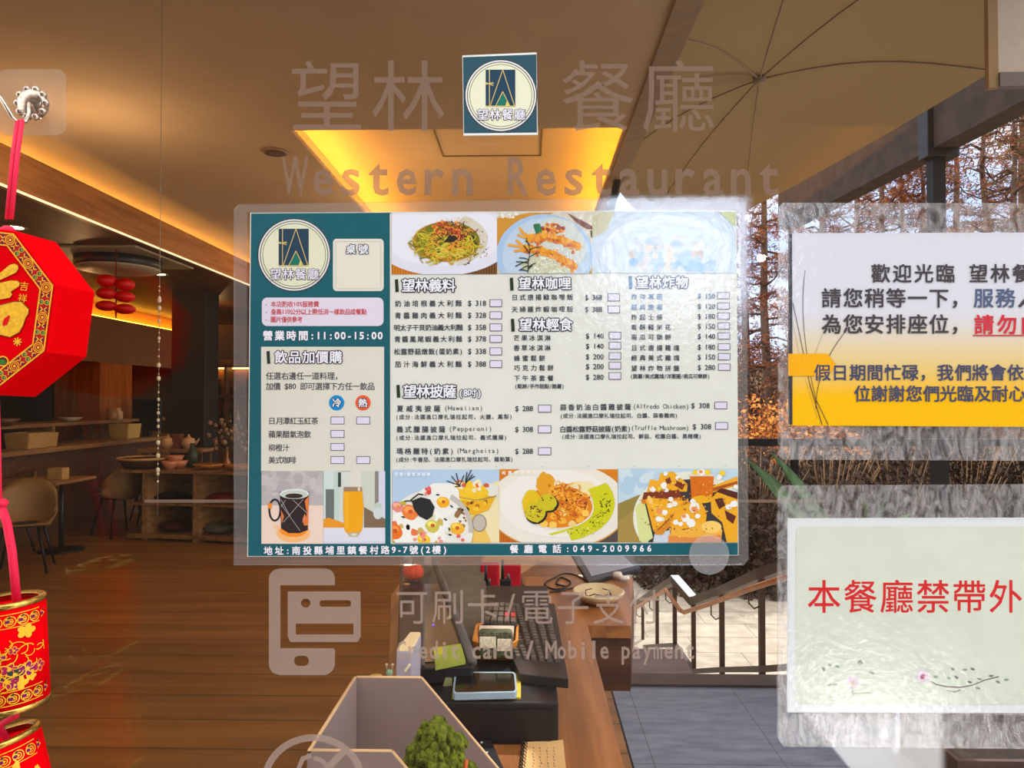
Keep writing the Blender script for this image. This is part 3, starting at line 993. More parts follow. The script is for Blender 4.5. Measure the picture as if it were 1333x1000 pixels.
for yc, s_, x1 in ((396, '本店酌收10%服務費', 415.5), (406, '身高110公分以上需低消一樣飲品或餐點', 477.5), (416, '圖片僅供參考', 394)):
    p.text(s_, 352.5, x1, yc, 7.8, RED, 0.012); p.ell(346.5, yc + 1, .8, .8, (120, 120, 130), n=8)
p.build('notice_box', t)
p = Print(on_sheet(YP)); p.L = 2; p.text('營業時間:11:00-15:00', 341, 499, 437, 12.5, DARK, 0.09, fit=1.2); p.L = 3; p.text('營業時間:11:00-15:00', 341, 499, 437, 12.5, WHITE, 0.035, fit=1.1)
p.text('地址:南投縣埔里鎮餐村路9-7號(2樓)', 342, 583, 717, 11, DARK, 0.08, -1.5); p.text('餐廳電話:049-2009966', 660, 850, 714.8, 11, DARK, 0.08, -1)
p.L = 4; p.text('地址:南投縣埔里鎮餐村路9-7號(2樓)', 342, 583, 717, 11, WHITE, 0.03, -1.5); p.text('餐廳電話:049-2009966', 660, 850, 714.8, 11, WHITE, 0.03, -1)
p.build('border_lettering', t)
# drinks panel
p = Print(on_sheet(YP)); p.L = 2; p.rect(340, 451.5, 500, 614, (220, 217, 204))
bar(p, 347, 465.5, 3); outlined(p, '飲品加價購', 357, 446, 465, 17, 3)
p.L = 3
p.text('任選右邊任一道料理，', 346, 446, 489.5, 9.79, INK, 0.010)
p.text('加價 $80 即可選擇下方任一飲品', 346, 488, 503, 9.79, INK, 0.010)
p.ell(438.3, 524.5, 10, 10, (14, 140, 206)); p.ell(472.6, 524.5, 10, 10, (238, 92, 50))
outlined(p, '冷', 432, 445, 524.5, 12, 4); outlined(p, '熱', 466, 479, 524.5, 12, 4)
p.L = 3
for s_, x1, yc in (('日月潭紅玉紅茶', 414.5, 548), ('蘋果醋氣泡飲', 405, 565.5), ('柳橙汁', 377, 583), ('美式咖啡', 386, 599)):
    p.text(s_, 349.5, x1, yc, 9.50, INK, 0.010)
for yc in (547.5, 565, 582, 599): box_(p, 430.5, yc, 3, 18)
for yc in (547.5, 599): box_(p, 464, yc, 3, 18)
p.build('drinks_panel', t)
# dishes
p = Print(on_sheet(YP)); p.L = 2
bar(p, 514, 372, 2); outlined(p, '望林義料', 523, 593, 371.5, 18, 3)
bar(p, 663.5, 370, 2); outlined(p, '望林咖哩', 674.5, 744, 369, 17, 3)
bar(p, 665, 423.5, 2); outlined(p, '望林輕食', 675.5, 745.5, 422.5, 17.5, 3)
bar(p, 818, 368, 2, (84, 120, 160)); outlined(p, '望林炸物', 827.5, 896, 367.5, 16.5, 3)  # last bar tinted blue, glare painted into its colour
bar(p, 516, 509.5, 2); outlined(p, '望林披薩', 525, 594, 509.5, 18, 3)
outlined(p, '(8吋)', 597, 627, 511.5, 12, 3)
p.build('section_headings', t)
p = Print(on_sheet(YP)); p.L = 2
for s_, n_, yc in (('奶油培根義大利麵', 318, 394.8), ('青醬雞肉義大利麵', 328, 410.5), ('明太子干貝奶油義大利麵', 358, 426.3), ('青醬鳳尾蝦義大利麵', 378, 441.3), ('松露野菇燉飯(蛋奶素)', 338, 457.5), ('茄汁海鮮義大利麵', 388, 474)):
    L = len(s_)
    p.text(s_, 512.5, 602.5, yc + .5, 8.10, INK, 0.014, -0.5, fit=1.0)
    p.text('$ %d' % n_, 609, 633, yc, 9.2, INK, 0.01)
    box_(p, 637.5, yc, 2); p.L = 2
for s_, n_, yc in (('日式唐揚雞咖哩飯', 368, 387.3), ('天婦羅炸蝦咖哩飯', 388, 403)):
    p.text(s_, 665, 747, yc, 7.73, INK, 0.014, -.5); p.text('$ %d' % n_, 761.5, 784, yc, 9, INK, 0.01); box_(p, 791, yc, 2); p.L = 2
for s_, n_, x1, yc in (('芒果冰淇淋', 140, 718, 440), ('香草冰淇淋', 140, 718, 453), ('蜂蜜鬆餅', 200, 711, 466.5), ('巧克力鬆餅', 200, 722, 479), ('下午茶套餐', 280, 722, 492.5)):
    p.text(s_, 667.5, x1, yc, 7.73, INK, 0.014); p.text('$ %d' % n_, 762.5, 786, yc - 2.5 - (yc - 440) * -.02, 9, INK, 0.01); box_(p, 792.5, yc - 3, 2, 16, 9.6); p.L = 2
p.text('(鬆餅/手作甜點/脆薯)', 670, 734.5, 503, 6.27, INK, 0.016)
for s_, n_, yb in (('炸洋蔥圈', 150, 385.5), ('經典脆薯', 120, 399), ('炸起士條', 180, 412), ('香酥雞米花', 150, 425), ('南瓜可樂餅', 140, 438), ('日式唐揚雞塊', 180, 452), ('經典美式雞塊', 150, 465), ('望林炸物拼盤', 280, 478.5)):
    f = (yb - 385) / 94
    c = (96, 128, 168) if yb < 400 else INK  # upper rows tinted pale blue, glare painted into the ink
    p.text(s_, 820, 820 + 11 * len(s_), yb + 1, 7.6, c, 0.014); p.text('$ %d' % n_, 908, 931, yb, 9, c if yb < 390 else INK, 0.01); box_(p, 933.5 + 1.3 * f, yb - .5, 2, 16, 9); p.L = 2
p.text('(脆薯/美式雞塊/洋蔥圈/南瓜可樂餅)', 820.5, 924, 490, 6.27, INK, 0.016)
for s_, la, x1, x2, n_, yc, sub, xs2 in (('夏威夷披薩', '(Hawaiian)', 575, 629, 288, 532, '(成分:法國進口摩扎瑞拉起司、火腿、鳳梨)', 667), ('義式臘腸披薩', '(Pepperoni)', 581, 641, 308, 559, '(成分:法國進口摩扎瑞拉起司、義式臘腸)', 660), ('瑪格麗特(奶素)', '(Margheita)', 591, 650, 288, 587.5, '(成分:牛番茄、法國進口摩扎瑞拉起司、羅勒葉)', 668)):
    p.text(s_, 515, x1, yc, 8.46, INK, 0.014); p.text(la, x1 + 3, x2, yc - .8, 8.2, INK, 0.0)
    p.text('$ %d' % n_, 670.5, 694, yc, 9.2, INK, 0.01); box_(p, 700.5, yc, 2, 17); p.L = 2
    p.text(sub, 515, xs2, yc + 11, 6.44, INK, 0.014, -.5)
p.text('蒜香奶油白醬雞披薩', 728, 822.5, 530.5, 8.28, INK, 0.014, -.8); p.text('(Alfredo Chicken)', 824, 897, 529, 8.2, INK, 0.0); p.text('$ 308', 899.5, 924, 528.2, 9.2, INK, 0.01); box_(p, 930, 527.8, 2, 16.5, 9.6); p.L = 2
p.text('(成分:法國進口摩扎瑞拉起司、白醬、蒜香雞肉)', 729, 882, 541.5, 6.44, INK, 0.014, -.5)
p.text('白醬松露野菇披薩(奶素)', 728.5, 821, 559, 8.28, INK, 0.014, -.8); p.text('(Truffle Mushroom)', 821.5, 897, 557, 8, INK, 0.0); p.text('$ 308', 901.5, 926, 555.5, 9.2, INK, 0.01); box_(p, 931, 554.5, 2, 16.5, 9.6); p.L = 2
p.text('(成分:法國進口摩扎瑞拉起司、鮮菇、松露白醬、黑橄欖)', 731, 913, 568.5, 6.44, INK, 0.014, -.5)
for x in (526, 586, 646, 706, 766, 826, 884, 944): p.ell(x, 608 - (x - 526) * .003, .6, .6, (100, 100, 110), n=6)
p.build('price_list', t)

# ---- the printed photographs
def strands(p, rnd, cx, cy, rx, ry, n, L, wd, cols, curl=1.0):
    for k in range(n):
        a = rnd.uniform(0, 2 * PI); rr = math.sqrt(rnd.random())
        x, y = cx + rx * rr * math.cos(a), cy + ry * rr * math.sin(a)
        th = rnd.uniform(0, 2 * PI); pts = [(x, y)]; sg = rnd.choice((-1, 1))
        for s_ in range(6):
            th += rnd.uniform(.15, .65) * curl * sg
            x += math.cos(th) * L / 6; y += math.sin(th) * L / 6 * .8
            pts.append((x, y))
        p.line(pts, wd * rnd.uniform(.7, 1.3), rnd.choice(cols))
def dots(p, rnd, cx, cy, rx, ry, n, r0, r1, cols, sides=7, asp=1.0):
    for k in range(n):
        a = rnd.uniform(0, 2 * PI); rr = math.sqrt(rnd.random()); r_ = rnd.uniform(r0, r1)
        p.ell(cx + rx * rr * math.cos(a), cy + ry * rr * math.sin(a), r_, r_ * asp, rnd.choice(cols), rnd.uniform(0, 180), sides, .25, rnd)
def arcband(p, cx, cy, r0x, r0y, r1x, r1y, a0, a1, c, n=30):
    o = [(cx + r1x * math.cos(R(a0 + (a1 - a0) * k / n)), cy + r1y * math.sin(R(a0 + (a1 - a0) * k / n))) for k in range(n + 1)]
    i = [(cx + r0x * math.cos(R(a0 + (a1 - a0) * k / n)), cy + r0y * math.sin(R(a0 + (a1 - a0) * k / n))) for k in range(n + 1)]
    for k in range(n): p.poly([o[k], o[k + 1], i[k + 1], i[k]], c)
def photo(x0, y0, x1, y1, bgc, L=2):
    p = Print(on_sheet(YP)); p.clipr = (x0, y0, x1, y1); p.L = L; p.rect(x0, y0, x1, y1, bgc); p.L = L + 1
    return p
# spaghetti on a white plate
rnd = random.Random(21)
p = photo(510, 277.5, 647, 357, (226, 214, 190))
for k in range(40): p.rect(508 + k * 3.5, 330, 510 + k * 3.5, 358, (216, 128, 30) if k < 20 else (126, 84, 40)); p.rect(510 + k * 3.5, 330, 511.5 + k * 3.5, 358, (176, 96, 20) if k < 20 else (84, 52, 26))
p.L = 4; p.ell(576, 309, 92, 50, (222, 222, 236), n=60); p.ell(575, 305, 80, 42, (230, 230, 240), n=50)
p.L = 5; arcband(p, 575, 312, 42, 26, 60, 36, -60, 70, (214, 206, 190))
dots(p, rnd, 606, 338, 7, 7, 46, .4, 1.3, [(110, 74, 50), (84, 56, 46), (150, 110, 84)])
dots(p, rnd, 628, 318, 9, 20, 60, .3, 1.1, [(150, 120, 90), (120, 90, 64), (190, 170, 140)])
p.L = 6; p.ell(581, 315, 44, 26, (176, 132, 36), n=40); p.L = 7; p.ell(583, 313, 41, 24, (122, 116, 32), n=36)
p.L = 8; dots(p, rnd, 590, 318, 30, 16, 60, 1.5, 4.5, [(50, 42, 24), (74, 62, 26), (40, 30, 26)])
p.L = 9; strands(p, rnd, 580, 318, 37, 18, 190, 19, 1.5, [(196, 186, 44), (214, 198, 64), (160, 150, 36), (120, 112, 30), (206, 150, 40)])
p.L = 10; dots(p, rnd, 583, 297, 20, 9, 90, .8, 2.4, [(206, 106, 40), (176, 70, 40), (232, 140, 50), (120, 52, 40)])
strands(p, rnd, 592, 305, 22, 12, 46, 13, 1.2, [(150, 60, 40), (90, 40, 36), (222, 150, 60)])
p.poly([(586, 296), (592, 296), (604, 309), (601, 312)], (214, 70, 34)); p.poly([(577, 316), (591, 300), (598, 314), (586, 316)], (46, 38, 34))
p.L = 11; strands(p, rnd, 583, 330, 28, 8, 40, 17, 1.6, [(214, 204, 80), (190, 170, 40), (230, 160, 50)])
dots(p, rnd, 598, 287, 18, 6, 60, .3, .9, [(232, 226, 196), (216, 206, 160)])
p.build('spaghetti_photo', t)
# prawn curry
rnd = random.Random(22)
p = photo(647, 276.5, 771, 356, (214, 206, 186))
p.poly([(647, 284), (675, 280), (690, 277), (720, 277), (700, 290), (660, 312), (647, 320)], (206, 146, 54))
dots(p, rnd, 660, 280, 14, 4, 30, .8, 2.2, [(240, 238, 230), (220, 216, 204)])
p.poly([(738, 277), (746, 281), (778, 298), (764, 299), (750, 290)], (122, 66, 40)); p.poly([(768, 300), (774, 300), (772, 309), (769, 309)], (80, 60, 34)); p.poly([(770, 335), (772, 356), (764, 356)], (186, 156, 40))
p.L = 4; p.ell(709, 333, 63, 54, (168, 196, 228), n=60); p.L = 5; p.ell(711, 334, 57, 50, (190, 208, 228), n=60); p.ell(722, 322, 40, 38, (206, 212, 206), n=40, jit=.05, rnd=rnd)
p.ell(712, 345, 33, 15, (202, 206, 178), n=30, jit=.08, rnd=rnd)
p.L = 6; dots(p, rnd, 712, 346, 31, 12, 240, .6, 1.5, [(226, 228, 204), (212, 214, 180), (190, 196, 150), (236, 238, 226)])
p.L = 7; dots(p, rnd, 720, 298, 14, 6, 80, 1, 3, [(206, 110, 40), (232, 150, 60), (150, 60, 40), (240, 176, 90)])
p.poly([(694, 293), (699, 291), (706, 303), (698, 306)], (28, 104, 66)); p.poly([(698, 292), (703, 291), (706, 302), (702, 304)], (40, 124, 76))
def prawn(pts, w0, seed):
    r2 = random.Random(seed)
    p.L = 7
    for q_ in range(13):
        f = q_ / 12 * (len(pts) - 1); k = min(len(pts) - 2, int(f)); f -= k
        p.ell(pts[k][0] + (pts[k + 1][0] - pts[k][0]) * f, pts[k][1] + (pts[k + 1][1] - pts[k][1]) * f, 5, w0 * .66, (226, 142, 38) if q_ % 2 else (236, 162, 44), 0, 16, .06, r2)
    p.L = 8
    for k in range(len(pts) - 1):
        (xa, ya), (xb, yb) = pts[k], pts[k + 1]
        for j in range(26):
            f = r2.random(); x = xa + (xb - xa) * f; y = ya + (yb - ya) * f
            o_ = r2.gauss(0, w0 * .42)
            p.ell(x + r2.uniform(-1, 1), y + o_, r2.uniform(1.2, 3), r2.uniform(1, 2.4), r2.choice([(240, 176, 40), (226, 140, 36)] if o_ < 0.5 else [(196, 92, 40), (214, 120, 44), (236, 160, 50)]), r2.uniform(0, 90), 8, .2, r2)
p.L = 8; prawn([(690, 311), (712, 309), (730, 313), (752, 321)], 8.5, 1); prawn([(683, 324), (700, 326), (722, 332), (738, 342), (747, 347)], 8.5, 2)
p.L = 9
for pts in ([(688, 311), (676, 297)], [(684, 310), (674, 306)], [(690, 308), (678, 302)], [(680, 322), (662, 319)], [(680, 320), (672, 313)], [(683, 326), (670, 327)]): p.line(pts, 3, (232, 160, 46))
p.L = 10; gk = (38, 48, 40)
p.line([(685, 310), (690, 326), (688, 342), (687, 356)], 1.0, gk)
for a, c in (((690, 320), (684, 314)), ((690, 325), (703, 322)), ((689, 335), (702, 329)), ((688, 340), (671, 347)), ((688, 338), (676, 336)), ((688, 346), (678, 351)), ((688, 348), (697, 343)), ((687, 352), (693, 346)), ((689, 330), (682, 320)), ((687, 353), (676, 352)), ((688, 343), (672, 341))): p.line([a, ((a[0] + c[0]) / 2, (a[1] + c[1]) / 2 - .8), c], 1.3, gk)
p.build('prawn_curry_photo', t)
# fried snacks, the glare painted into the pale blue print colours
rnd = random.Random(23)
p = photo(771, 275.5, 957.5, 355.5, (198, 212, 226))
p.poly([(771, 275), (800, 275), (790, 300), (771, 310)], (196, 190, 150)); p.L = 4; p.ell(868, 330, 84, 50, (216, 224, 236), n=50); p.ell(868, 332, 74, 42, (206, 216, 234), n=50)
p.L = 5; dots(p, rnd, 866, 330, 52, 22, 60, 3, 8, [(214, 210, 206), (200, 206, 224), (222, 208, 190), (178, 198, 226), (206, 190, 176)], 9)
p.L = 6; dots(p, rnd, 866, 345, 60, 8, 14, 4, 9, [(150, 186, 232), (170, 196, 232)], 9)
p.poly([(936, 276), (957, 276), (957, 296)], (190, 196, 130))
p.build('fried_snacks_photo', t)
# ice cream
rnd = random.Random(24)
p = photo(511, 611.5, 650, 706.5, (186, 208, 230))
p.poly([(511, 611), (650, 611), (650, 636), (600, 650), (511, 660)], (182, 206, 230)); p.poly([(600, 640), (650, 626), (650, 707), (590, 707)], (236, 222, 176)); p.L = 4; p.poly([(596, 684), (622, 668), (640, 707), (590, 707)], (236, 196, 96)); p.L = 4
p.L = 5; p.ell(618, 646, 32, 10, (222, 226, 220), -6); p.poly([(588, 644), (650, 638), (636, 664), (618, 671), (604, 668)], (234, 178, 36)); p.ell(624, 681, 8, 10, (196, 186, 172)); p.ring(624, 681, 9.5, 11.5, 1.4, (150, 140, 130)); p.ell(640, 638, 9, 8, (224, 226, 216))
p.L = 6; p.ell(611, 640, 24, 13, (240, 196, 40), jit=.1, rnd=rnd); dots(p, rnd, 612, 634, 22, 8, 26, 2, 5, [(240, 204, 60), (236, 226, 196), (226, 106, 52), (246, 236, 210), (212, 96, 70)])
dots(p, rnd, 612, 656, 22, 9, 16, 1, 3.5, [(222, 160, 26), (246, 200, 60), (190, 120, 20), (60, 44, 30)])
p.L = 7; gk = (34, 48, 46)
for a, c in (((598, 633), (588, 620)), ((598, 633), (594, 616)), ((598, 633), (604, 619)), ((598, 632), (582, 626)), ((606, 628), (608, 615)), ((606, 628), (614, 611)), ((606, 628), (618, 620)), ((600, 633), (587, 634)), ((606, 630), (615, 618))): p.line([a, c], 1.3, gk)
p.line([(591, 646), (620, 651), (646, 646)], .8, (120, 120, 110))
p.L = 8; p.ell(560, 690, 56, 52, (232, 230, 222), n=40); p.ell(570, 652, 30, 22, (238, 236, 230), -20, jit=.08, rnd=rnd); p.ell(545, 688, 40, 28, (240, 240, 234), jit=.08, rnd=rnd)
arcband(p, 560, 690, 50, 46, 56, 54, -60, 60, (196, 190, 180)); arcband(p, 560, 690, 53, 50, 54.2, 52, -60, 60, (110, 104, 96))
dots(p, rnd, 545, 690, 40, 24, 90, 1.5, 5, [(240, 238, 230), (228, 220, 196), (236, 176, 60), (206, 180, 96), (246, 246, 240), (230, 120, 70)])
dots(p, rnd, 600, 675, 8, 12, 14, 1.5, 4, [(150, 110, 70), (216, 206, 190), (120, 90, 60)])
p.L = 9
for x, y, r_, c in ((577, 654, 8.5, (244, 176, 40)), (534, 667, 11, (236, 130, 60)), (563, 685, 9.5, (206, 196, 84)), (595, 688, 9.5, (242, 180, 50)), (514, 692, 11, (236, 116, 40)), (552, 703, 9, (246, 200, 50)), (518, 660, 8, (232, 140, 130))):
    p.L = 9; p.ell(x, y, r_, r_ * .85, c, rnd.uniform(0, 40), 18, .06, rnd); p.L = 10; p.ell(x - 1, y - r_ * .3, r_ * .62, r_ * .4, tuple(min(255, int(v_ + 36)) for v_ in c), 10, 12); p.L = 11; p.ell(x + .5, y - r_ * .1, r_ * .3, r_ * .25, (206, 90, 40) if r_ > 8 else (220, 160, 60), 0, 10)
p.L = 12; p.poly([(536, 652), (548, 647), (560, 650), (566, 660), (563, 672), (556, 677), (546, 672), (539, 663)], (38, 44, 46)); p.line([(538, 652), (529, 652), (524, 654)], 1.6, (44, 50, 40)); p.line([(535, 651), (545, 643), (551, 644)], 1.8, (44, 50, 40)); p.ell(525, 655, 4, 2.4, (190, 180, 50), 10)
dots(p, rnd, 557, 640, 4, 4, 8, 1.5, 3.5, [(230, 100, 96), (240, 150, 140), (214, 70, 66)]); dots(p, rnd, 570, 700, 40, 6, 9, 1.5, 4, [(232, 100, 90), (240, 150, 130)])
for x, y, r_ in ((580, 676, 30), (586, 696, 10), (588, 659, 40), (525, 673, 20), (570, 644, 0), (585, 689, 80)): p.ell(x, y, 2.6, 1.1, (36, 44, 38), r_, 8)
p.L = 13; p.text('芒果/香草冰淇淋', 513, 561, 617.5, 5, (240, 244, 248), 0.02)
p.build('ice_cream_photo', t)
# risotto pasta
rnd = random.Random(25)
p = photo(650, 611, 804, 706, (216, 128, 24))
for k in range(36): p.rect(650 + k * 2.6, 690, 651 + k * 2.6, 707, (176, 60, 20)); 
p.rect(770, 690, 804, 707, (84, 72, 70))
p.L = 4; p.ell(726, 659, 92, 57, (206, 150, 60), n=60); p.ell(726, 658, 91, 56, (232, 226, 214), n=60); p.L = 5; p.ell(724, 655, 74, 44, (236, 232, 224), n=60)
p.ell(756, 640, 24, 14, (236, 222, 170), jit=.06, rnd=rnd)
p.L = 6; arcband(p, 726, 655, 46, 33, 74, 50, -32, 76, (206, 204, 24)); p.poly([(745, 690), (718, 697), (714, 695), (740, 688)], (206, 204, 40))
p.L = 7; dots(p, rnd, 788, 655, 8, 14, 50, .4, 1.2, [(60, 70, 30), (110, 116, 20), (44, 44, 30)]); dots(p, rnd, 776, 676, 12, 10, 60, .4, 1.2, [(70, 80, 30), (120, 124, 20), (226, 226, 80)]); dots(p, rnd, 756, 692, 22, 5, 50, .4, 1.2, [(90, 96, 30), (226, 226, 80), (240, 240, 190)])
p.ell(726, 661, 47, 28, (236, 228, 206), n=44); p.L = 8; p.ell(726, 660, 45, 27, (222, 132, 28), n=44); p.ell(692, 655, 12, 17, (226, 190, 30), jit=.05, rnd=rnd)
p.ell(711, 632, 13, 17, (228, 160, 36), -20, jit=.12, rnd=rnd); dots(p, rnd, 726, 638, 18, 10, 90, 1, 3, [(226, 140, 34), (240, 180, 60), (200, 110, 26), (236, 166, 40)]); dots(p, rnd, 722, 629, 10, 5, 46, .7, 1.6, [(244, 236, 220), (236, 220, 190)])
p.L = 9; strands(p, rnd, 738, 654, 26, 17, 120, 17, 1.4, [(236, 150, 34), (214, 116, 26), (190, 90, 26), (246, 180, 60)]); dots(p, rnd, 748, 652, 20, 14, 26, .7, 1.8, [(110, 50, 24), (60, 30, 24), (150, 60, 30)])
for x, y in ((721, 672), (732, 678), (745, 682), (720, 683), (708, 682), (762, 668), (755, 676), (733, 668)): p.ell(x, y, 5.2, 4.4, rnd.choice([(240, 176, 56), (246, 200, 90), (236, 206, 130)]), 0, 14, .12, rnd)
p.ell(757, 654, 8, 7, (214, 110, 40)); p.ring(757, 654, 6, 5, 1.2, (240, 160, 70))
for cx, cy, rx, ry, ro in ((697, 667, 13, 13, 20), (713, 654, 12, 11, 10)):
    p.L = 10; p.ell(cx + 1, cy + 1.5, rx + 1.4, ry + 1, (36, 38, 34), ro, 26, .03, rnd); p.L = 11; p.ell(cx, cy, rx, ry, (206, 190, 36), ro, 24, .05, rnd); dots(p, rnd, cx, cy, rx * .85, ry * .85, 42, .5, 1.4, [(70, 54, 24), (110, 60, 30), (228, 216, 70), (44, 40, 30)])
p.L = 12; p.text('松露野菇燉飯', 652, 700, 615.5, 5, (244, 238, 220), 0.02)
p.build('pasta_photo', t)
# waffles
rnd = random.Random(26)
p = photo(804.5, 610, 960, 706, (190, 214, 228))
dots(p, rnd, 830, 625, 26, 14, 30, 4, 9, [(184, 208, 224), (204, 222, 230), (176, 204, 224)], 9)
p.poly([(804, 656), (830, 645), (850, 640), (840, 707), (804, 707)], (150, 130, 66)); p.poly([(804, 680), (824, 665), (832, 707), (804, 707)], (166, 140, 70))
p.L = 4; p.ell(898, 674, 74, 60, (228, 230, 214), n=60); p.ell(898, 676, 66, 52, (60, 56, 60), n=60); p.poly([(827, 660), (838, 650), (850, 700), (840, 707), (832, 704)], (214, 220, 150))
p.poly([(852, 695), (872, 690), (872, 707), (850, 707)], (206, 212, 224))
yel, org, brn = (238, 172, 36), (214, 126, 34), (126, 54, 34)
p.L = 5
p.poly([(842, 640), (846, 624), (858, 626), (872, 640), (870, 650), (846, 650)], yel); p.poly([(855, 630), (860, 616), (876, 614), (895, 630), (894, 640), (870, 640)], yel); p.poly([(925, 634), (960, 620), (960, 632), (926, 642)], yel); p.poly([(925, 650), (934, 640), (960, 650), (960, 707), (946, 706), (940, 680), (926, 668)], yel)
p.L = 6; p.poly([(838, 641), (884, 638), (888, 649), (836, 650)], brn); p.poly([(834, 650), (888, 648), (888, 652), (836, 656)], org); p.poly([(932, 640), (938, 635), (960, 641), (960, 650)], (84, 40, 32)); p.poly([(930, 650), (940, 648), (944, 658), (936, 663)], (90, 44, 34)); p.poly([(943, 664), (958, 672), (954, 682), (946, 676)], (96, 44, 36)); p.poly([(880, 626), (892, 630), (888, 638), (878, 632)], brn); p.poly([(866, 624), (872, 621), (874, 628), (868, 630)], (120, 60, 40)); p.poly([(925, 636), (960, 626), (960, 630), (926, 640)], (170, 84, 30))
p.poly([(840, 650), (848, 648), (892, 652), (896, 656), (858, 696), (850, 690)], yel)
p.L = 7; p.poly([(850, 690), (858, 687), (893, 650), (899, 655), (862, 696), (854, 696)], (216, 140, 40)); p.line([(856, 690), (895, 653)], 1.4, (150, 76, 30)); p.poly([(846, 654), (856, 656), (868, 670), (858, 682)], (244, 186, 60))
p.ell(846, 651, 3, 6, (244, 200, 110), -20)
p.poly([(880, 660), (912, 652), (920, 668), (918, 684), (880, 690), (872, 686)], yel); p.poly([(874, 686), (890, 690), (906, 682), (930, 680), (940, 690), (938, 707), (870, 707)], (240, 178, 64)); p.ell(926, 686, 13, 8, (246, 206, 110)); p.poly([(870, 697), (900, 700), (938, 696), (938, 707), (870, 707)], (226, 140, 70))
p.L = 8
p.poly([(898, 620), (929, 620), (927, 650), (900, 650)], (216, 112, 22)); p.ell(914, 650, 14, 5, (236, 176, 30)); p.ell(913.5, 627, 14, 5, (196, 172, 100)); p.poly([(902, 633), (926, 634), (925, 644), (902, 643)], (232, 130, 22)); p.line([(902, 640), (926, 641)], 1.2, (140, 60, 20)); p.ell(912, 619, 17, 3, (222, 216, 196))
for x, y, r_, c in ((849, 637, 4, 'w'), (864, 632, 4.5, 'w'), (867, 638, 3, 'w'), (858, 636, 3, 'y'), (865, 667, 4, 'w'), (858, 665, 4, 'o'), (872, 658, 4, 'w'), (878, 656, 4, 'w'), (873, 650, 3.5, 'w'), (857, 676, 4, 'w'), (862, 676, 3, 'w'), (904, 661, 7, 'w'), (904, 663, 4.5, 'o'), (892, 674, 6, 'w'), (890, 672, 3, 'o'), (899, 681, 6, 'w'), (880, 680, 4, 'w'), (886, 682, 3, 'w'), (908, 672, 3.5, 'w'), (902, 653, 4, 'w'), (905, 615, 3.5, 'y'), (913, 615, 5, 'w'), (912, 614, 2.5, 'o'), (921, 615, 4, 'y'), (936, 621, 4, 'w'), (940, 616, 4, 'y'), (948, 660, 4, 'w'), (955, 656, 5, 'w'), (958, 634, 3.5, 'w'), (866, 617, 3, 'w'), (882, 622, 3, 'w')):
    p.L = 9 if c != 'o' else 10
    p.ell(x, y, r_, r_ * .9, {'w': (240, 240, 236), 'y': (242, 204, 60), 'o': (236, 150, 90)}[c], 0, 14, .14, rnd)
p.L = 11; dots(p, rnd, 890, 660, 60, 40, 160, .4, 1.2, [(246, 200, 80), (190, 110, 30), (250, 214, 110), (160, 84, 30)])
p.build('waffle_photo', t)
# coffee mug
rnd = random.Random(27)
p = photo(340.5, 613.5, 421, 708, (186, 180, 180))
dots(p, rnd, 380, 630, 40, 20, 40, 4, 10, [(190, 184, 184), (178, 172, 174), (198, 192, 190)], 9)
p.rect(340, 658, 421, 708, (236, 212, 196)); p.L = 4; p.ell(382, 694, 22, 12, (246, 186, 120)); p.ell(382, 690, 18, 9, (244, 144, 40)); p.ell(362, 686, 6, 3, (240, 196, 160))
p.L = 5; p.ring(358, 664, 8.5, 15, 2.6, (44, 34, 38)); p.poly([(364.5, 640), (402.5, 640), (401, 690), (390, 694), (376, 694), (366, 688)], (48, 36, 40)); p.L = 6; p.rect(349, 655, 354, 662, (240, 140, 40)); p.poly([(397, 652), (402, 646), (401.5, 684), (396, 684), (394, 676), (399, 664)], (232, 124, 60)); p.poly([(366, 664), (370, 672), (367, 682)], (226, 120, 60)); p.poly([(396, 666), (400, 664), (399, 674)], (60, 44, 46))
p.L = 7; p.ell(383.5, 643, 19, 6.5, (222, 232, 226)); p.L = 8; p.ell(383.5, 643.6, 17, 5.4, (200, 206, 196)); p.ell(383, 645.6, 11.5, 3.2, (56, 40, 40))
for a, c in (((366, 656), (391, 691)), ((395, 650), (369, 680)), ((382, 651), (400, 668)), ((372, 651), (366, 660)), ((398, 672), (394, 680)), ((366, 650), (378, 672))): p.line([a, c], .6, (190, 176, 170))
p.build('coffee_photo', t)
# orange juice
rnd = random.Random(28)
p = photo(421.3, 613.5, 501.5, 708, (214, 218, 212))
for x0, x1, c in ((421, 434, (206, 222, 218)), (434, 442, (196, 212, 206)), (456, 470, (222, 218, 206)), (470, 488, (206, 210, 198)), (488, 493, (140, 134, 128)), (493, 502, (214, 214, 232))): p.rect(x0, 613, x1, 690, c)
p.rect(440, 615, 444, 634, (60, 70, 66)); p.rect(424, 637, 435, 678, (110, 116, 114)); p.L = 4; p.poly([(421, 676), (428, 674), (448, 681), (448, 688), (421, 688)], (232, 152, 40)); p.poly([(474, 660), (502, 676), (502, 688), (474, 688)], (130, 106, 84)); p.ell(492, 662, 5, 8, (190, 206, 190)); p.ell(492, 668, 6, 8, (206, 214, 214)); p.rect(421, 687, 502, 708, (220, 220, 234)); p.rect(421, 705.5, 502, 708, (206, 206, 222))
p.L = 5; p.poly([(447.5, 636), (471.5, 636), (473.5, 660), (471.5, 690), (467, 696), (453, 696), (448.5, 690), (446.8, 660)], (240, 168, 24)); p.L = 6; p.rect(447.6, 634, 471.4, 639.5, (160, 130, 106)); p.rect(466, 634.5, 469, 639, (226, 216, 206)); p.poly([(452, 693), (469, 693), (466, 698.5), (455, 698.5)], (190, 176, 140)); p.ell(461, 696, 4, 1.6, (226, 220, 196)); p.rect(449, 641, 454, 688, (244, 178, 40))
p.build('juice_photo', t)

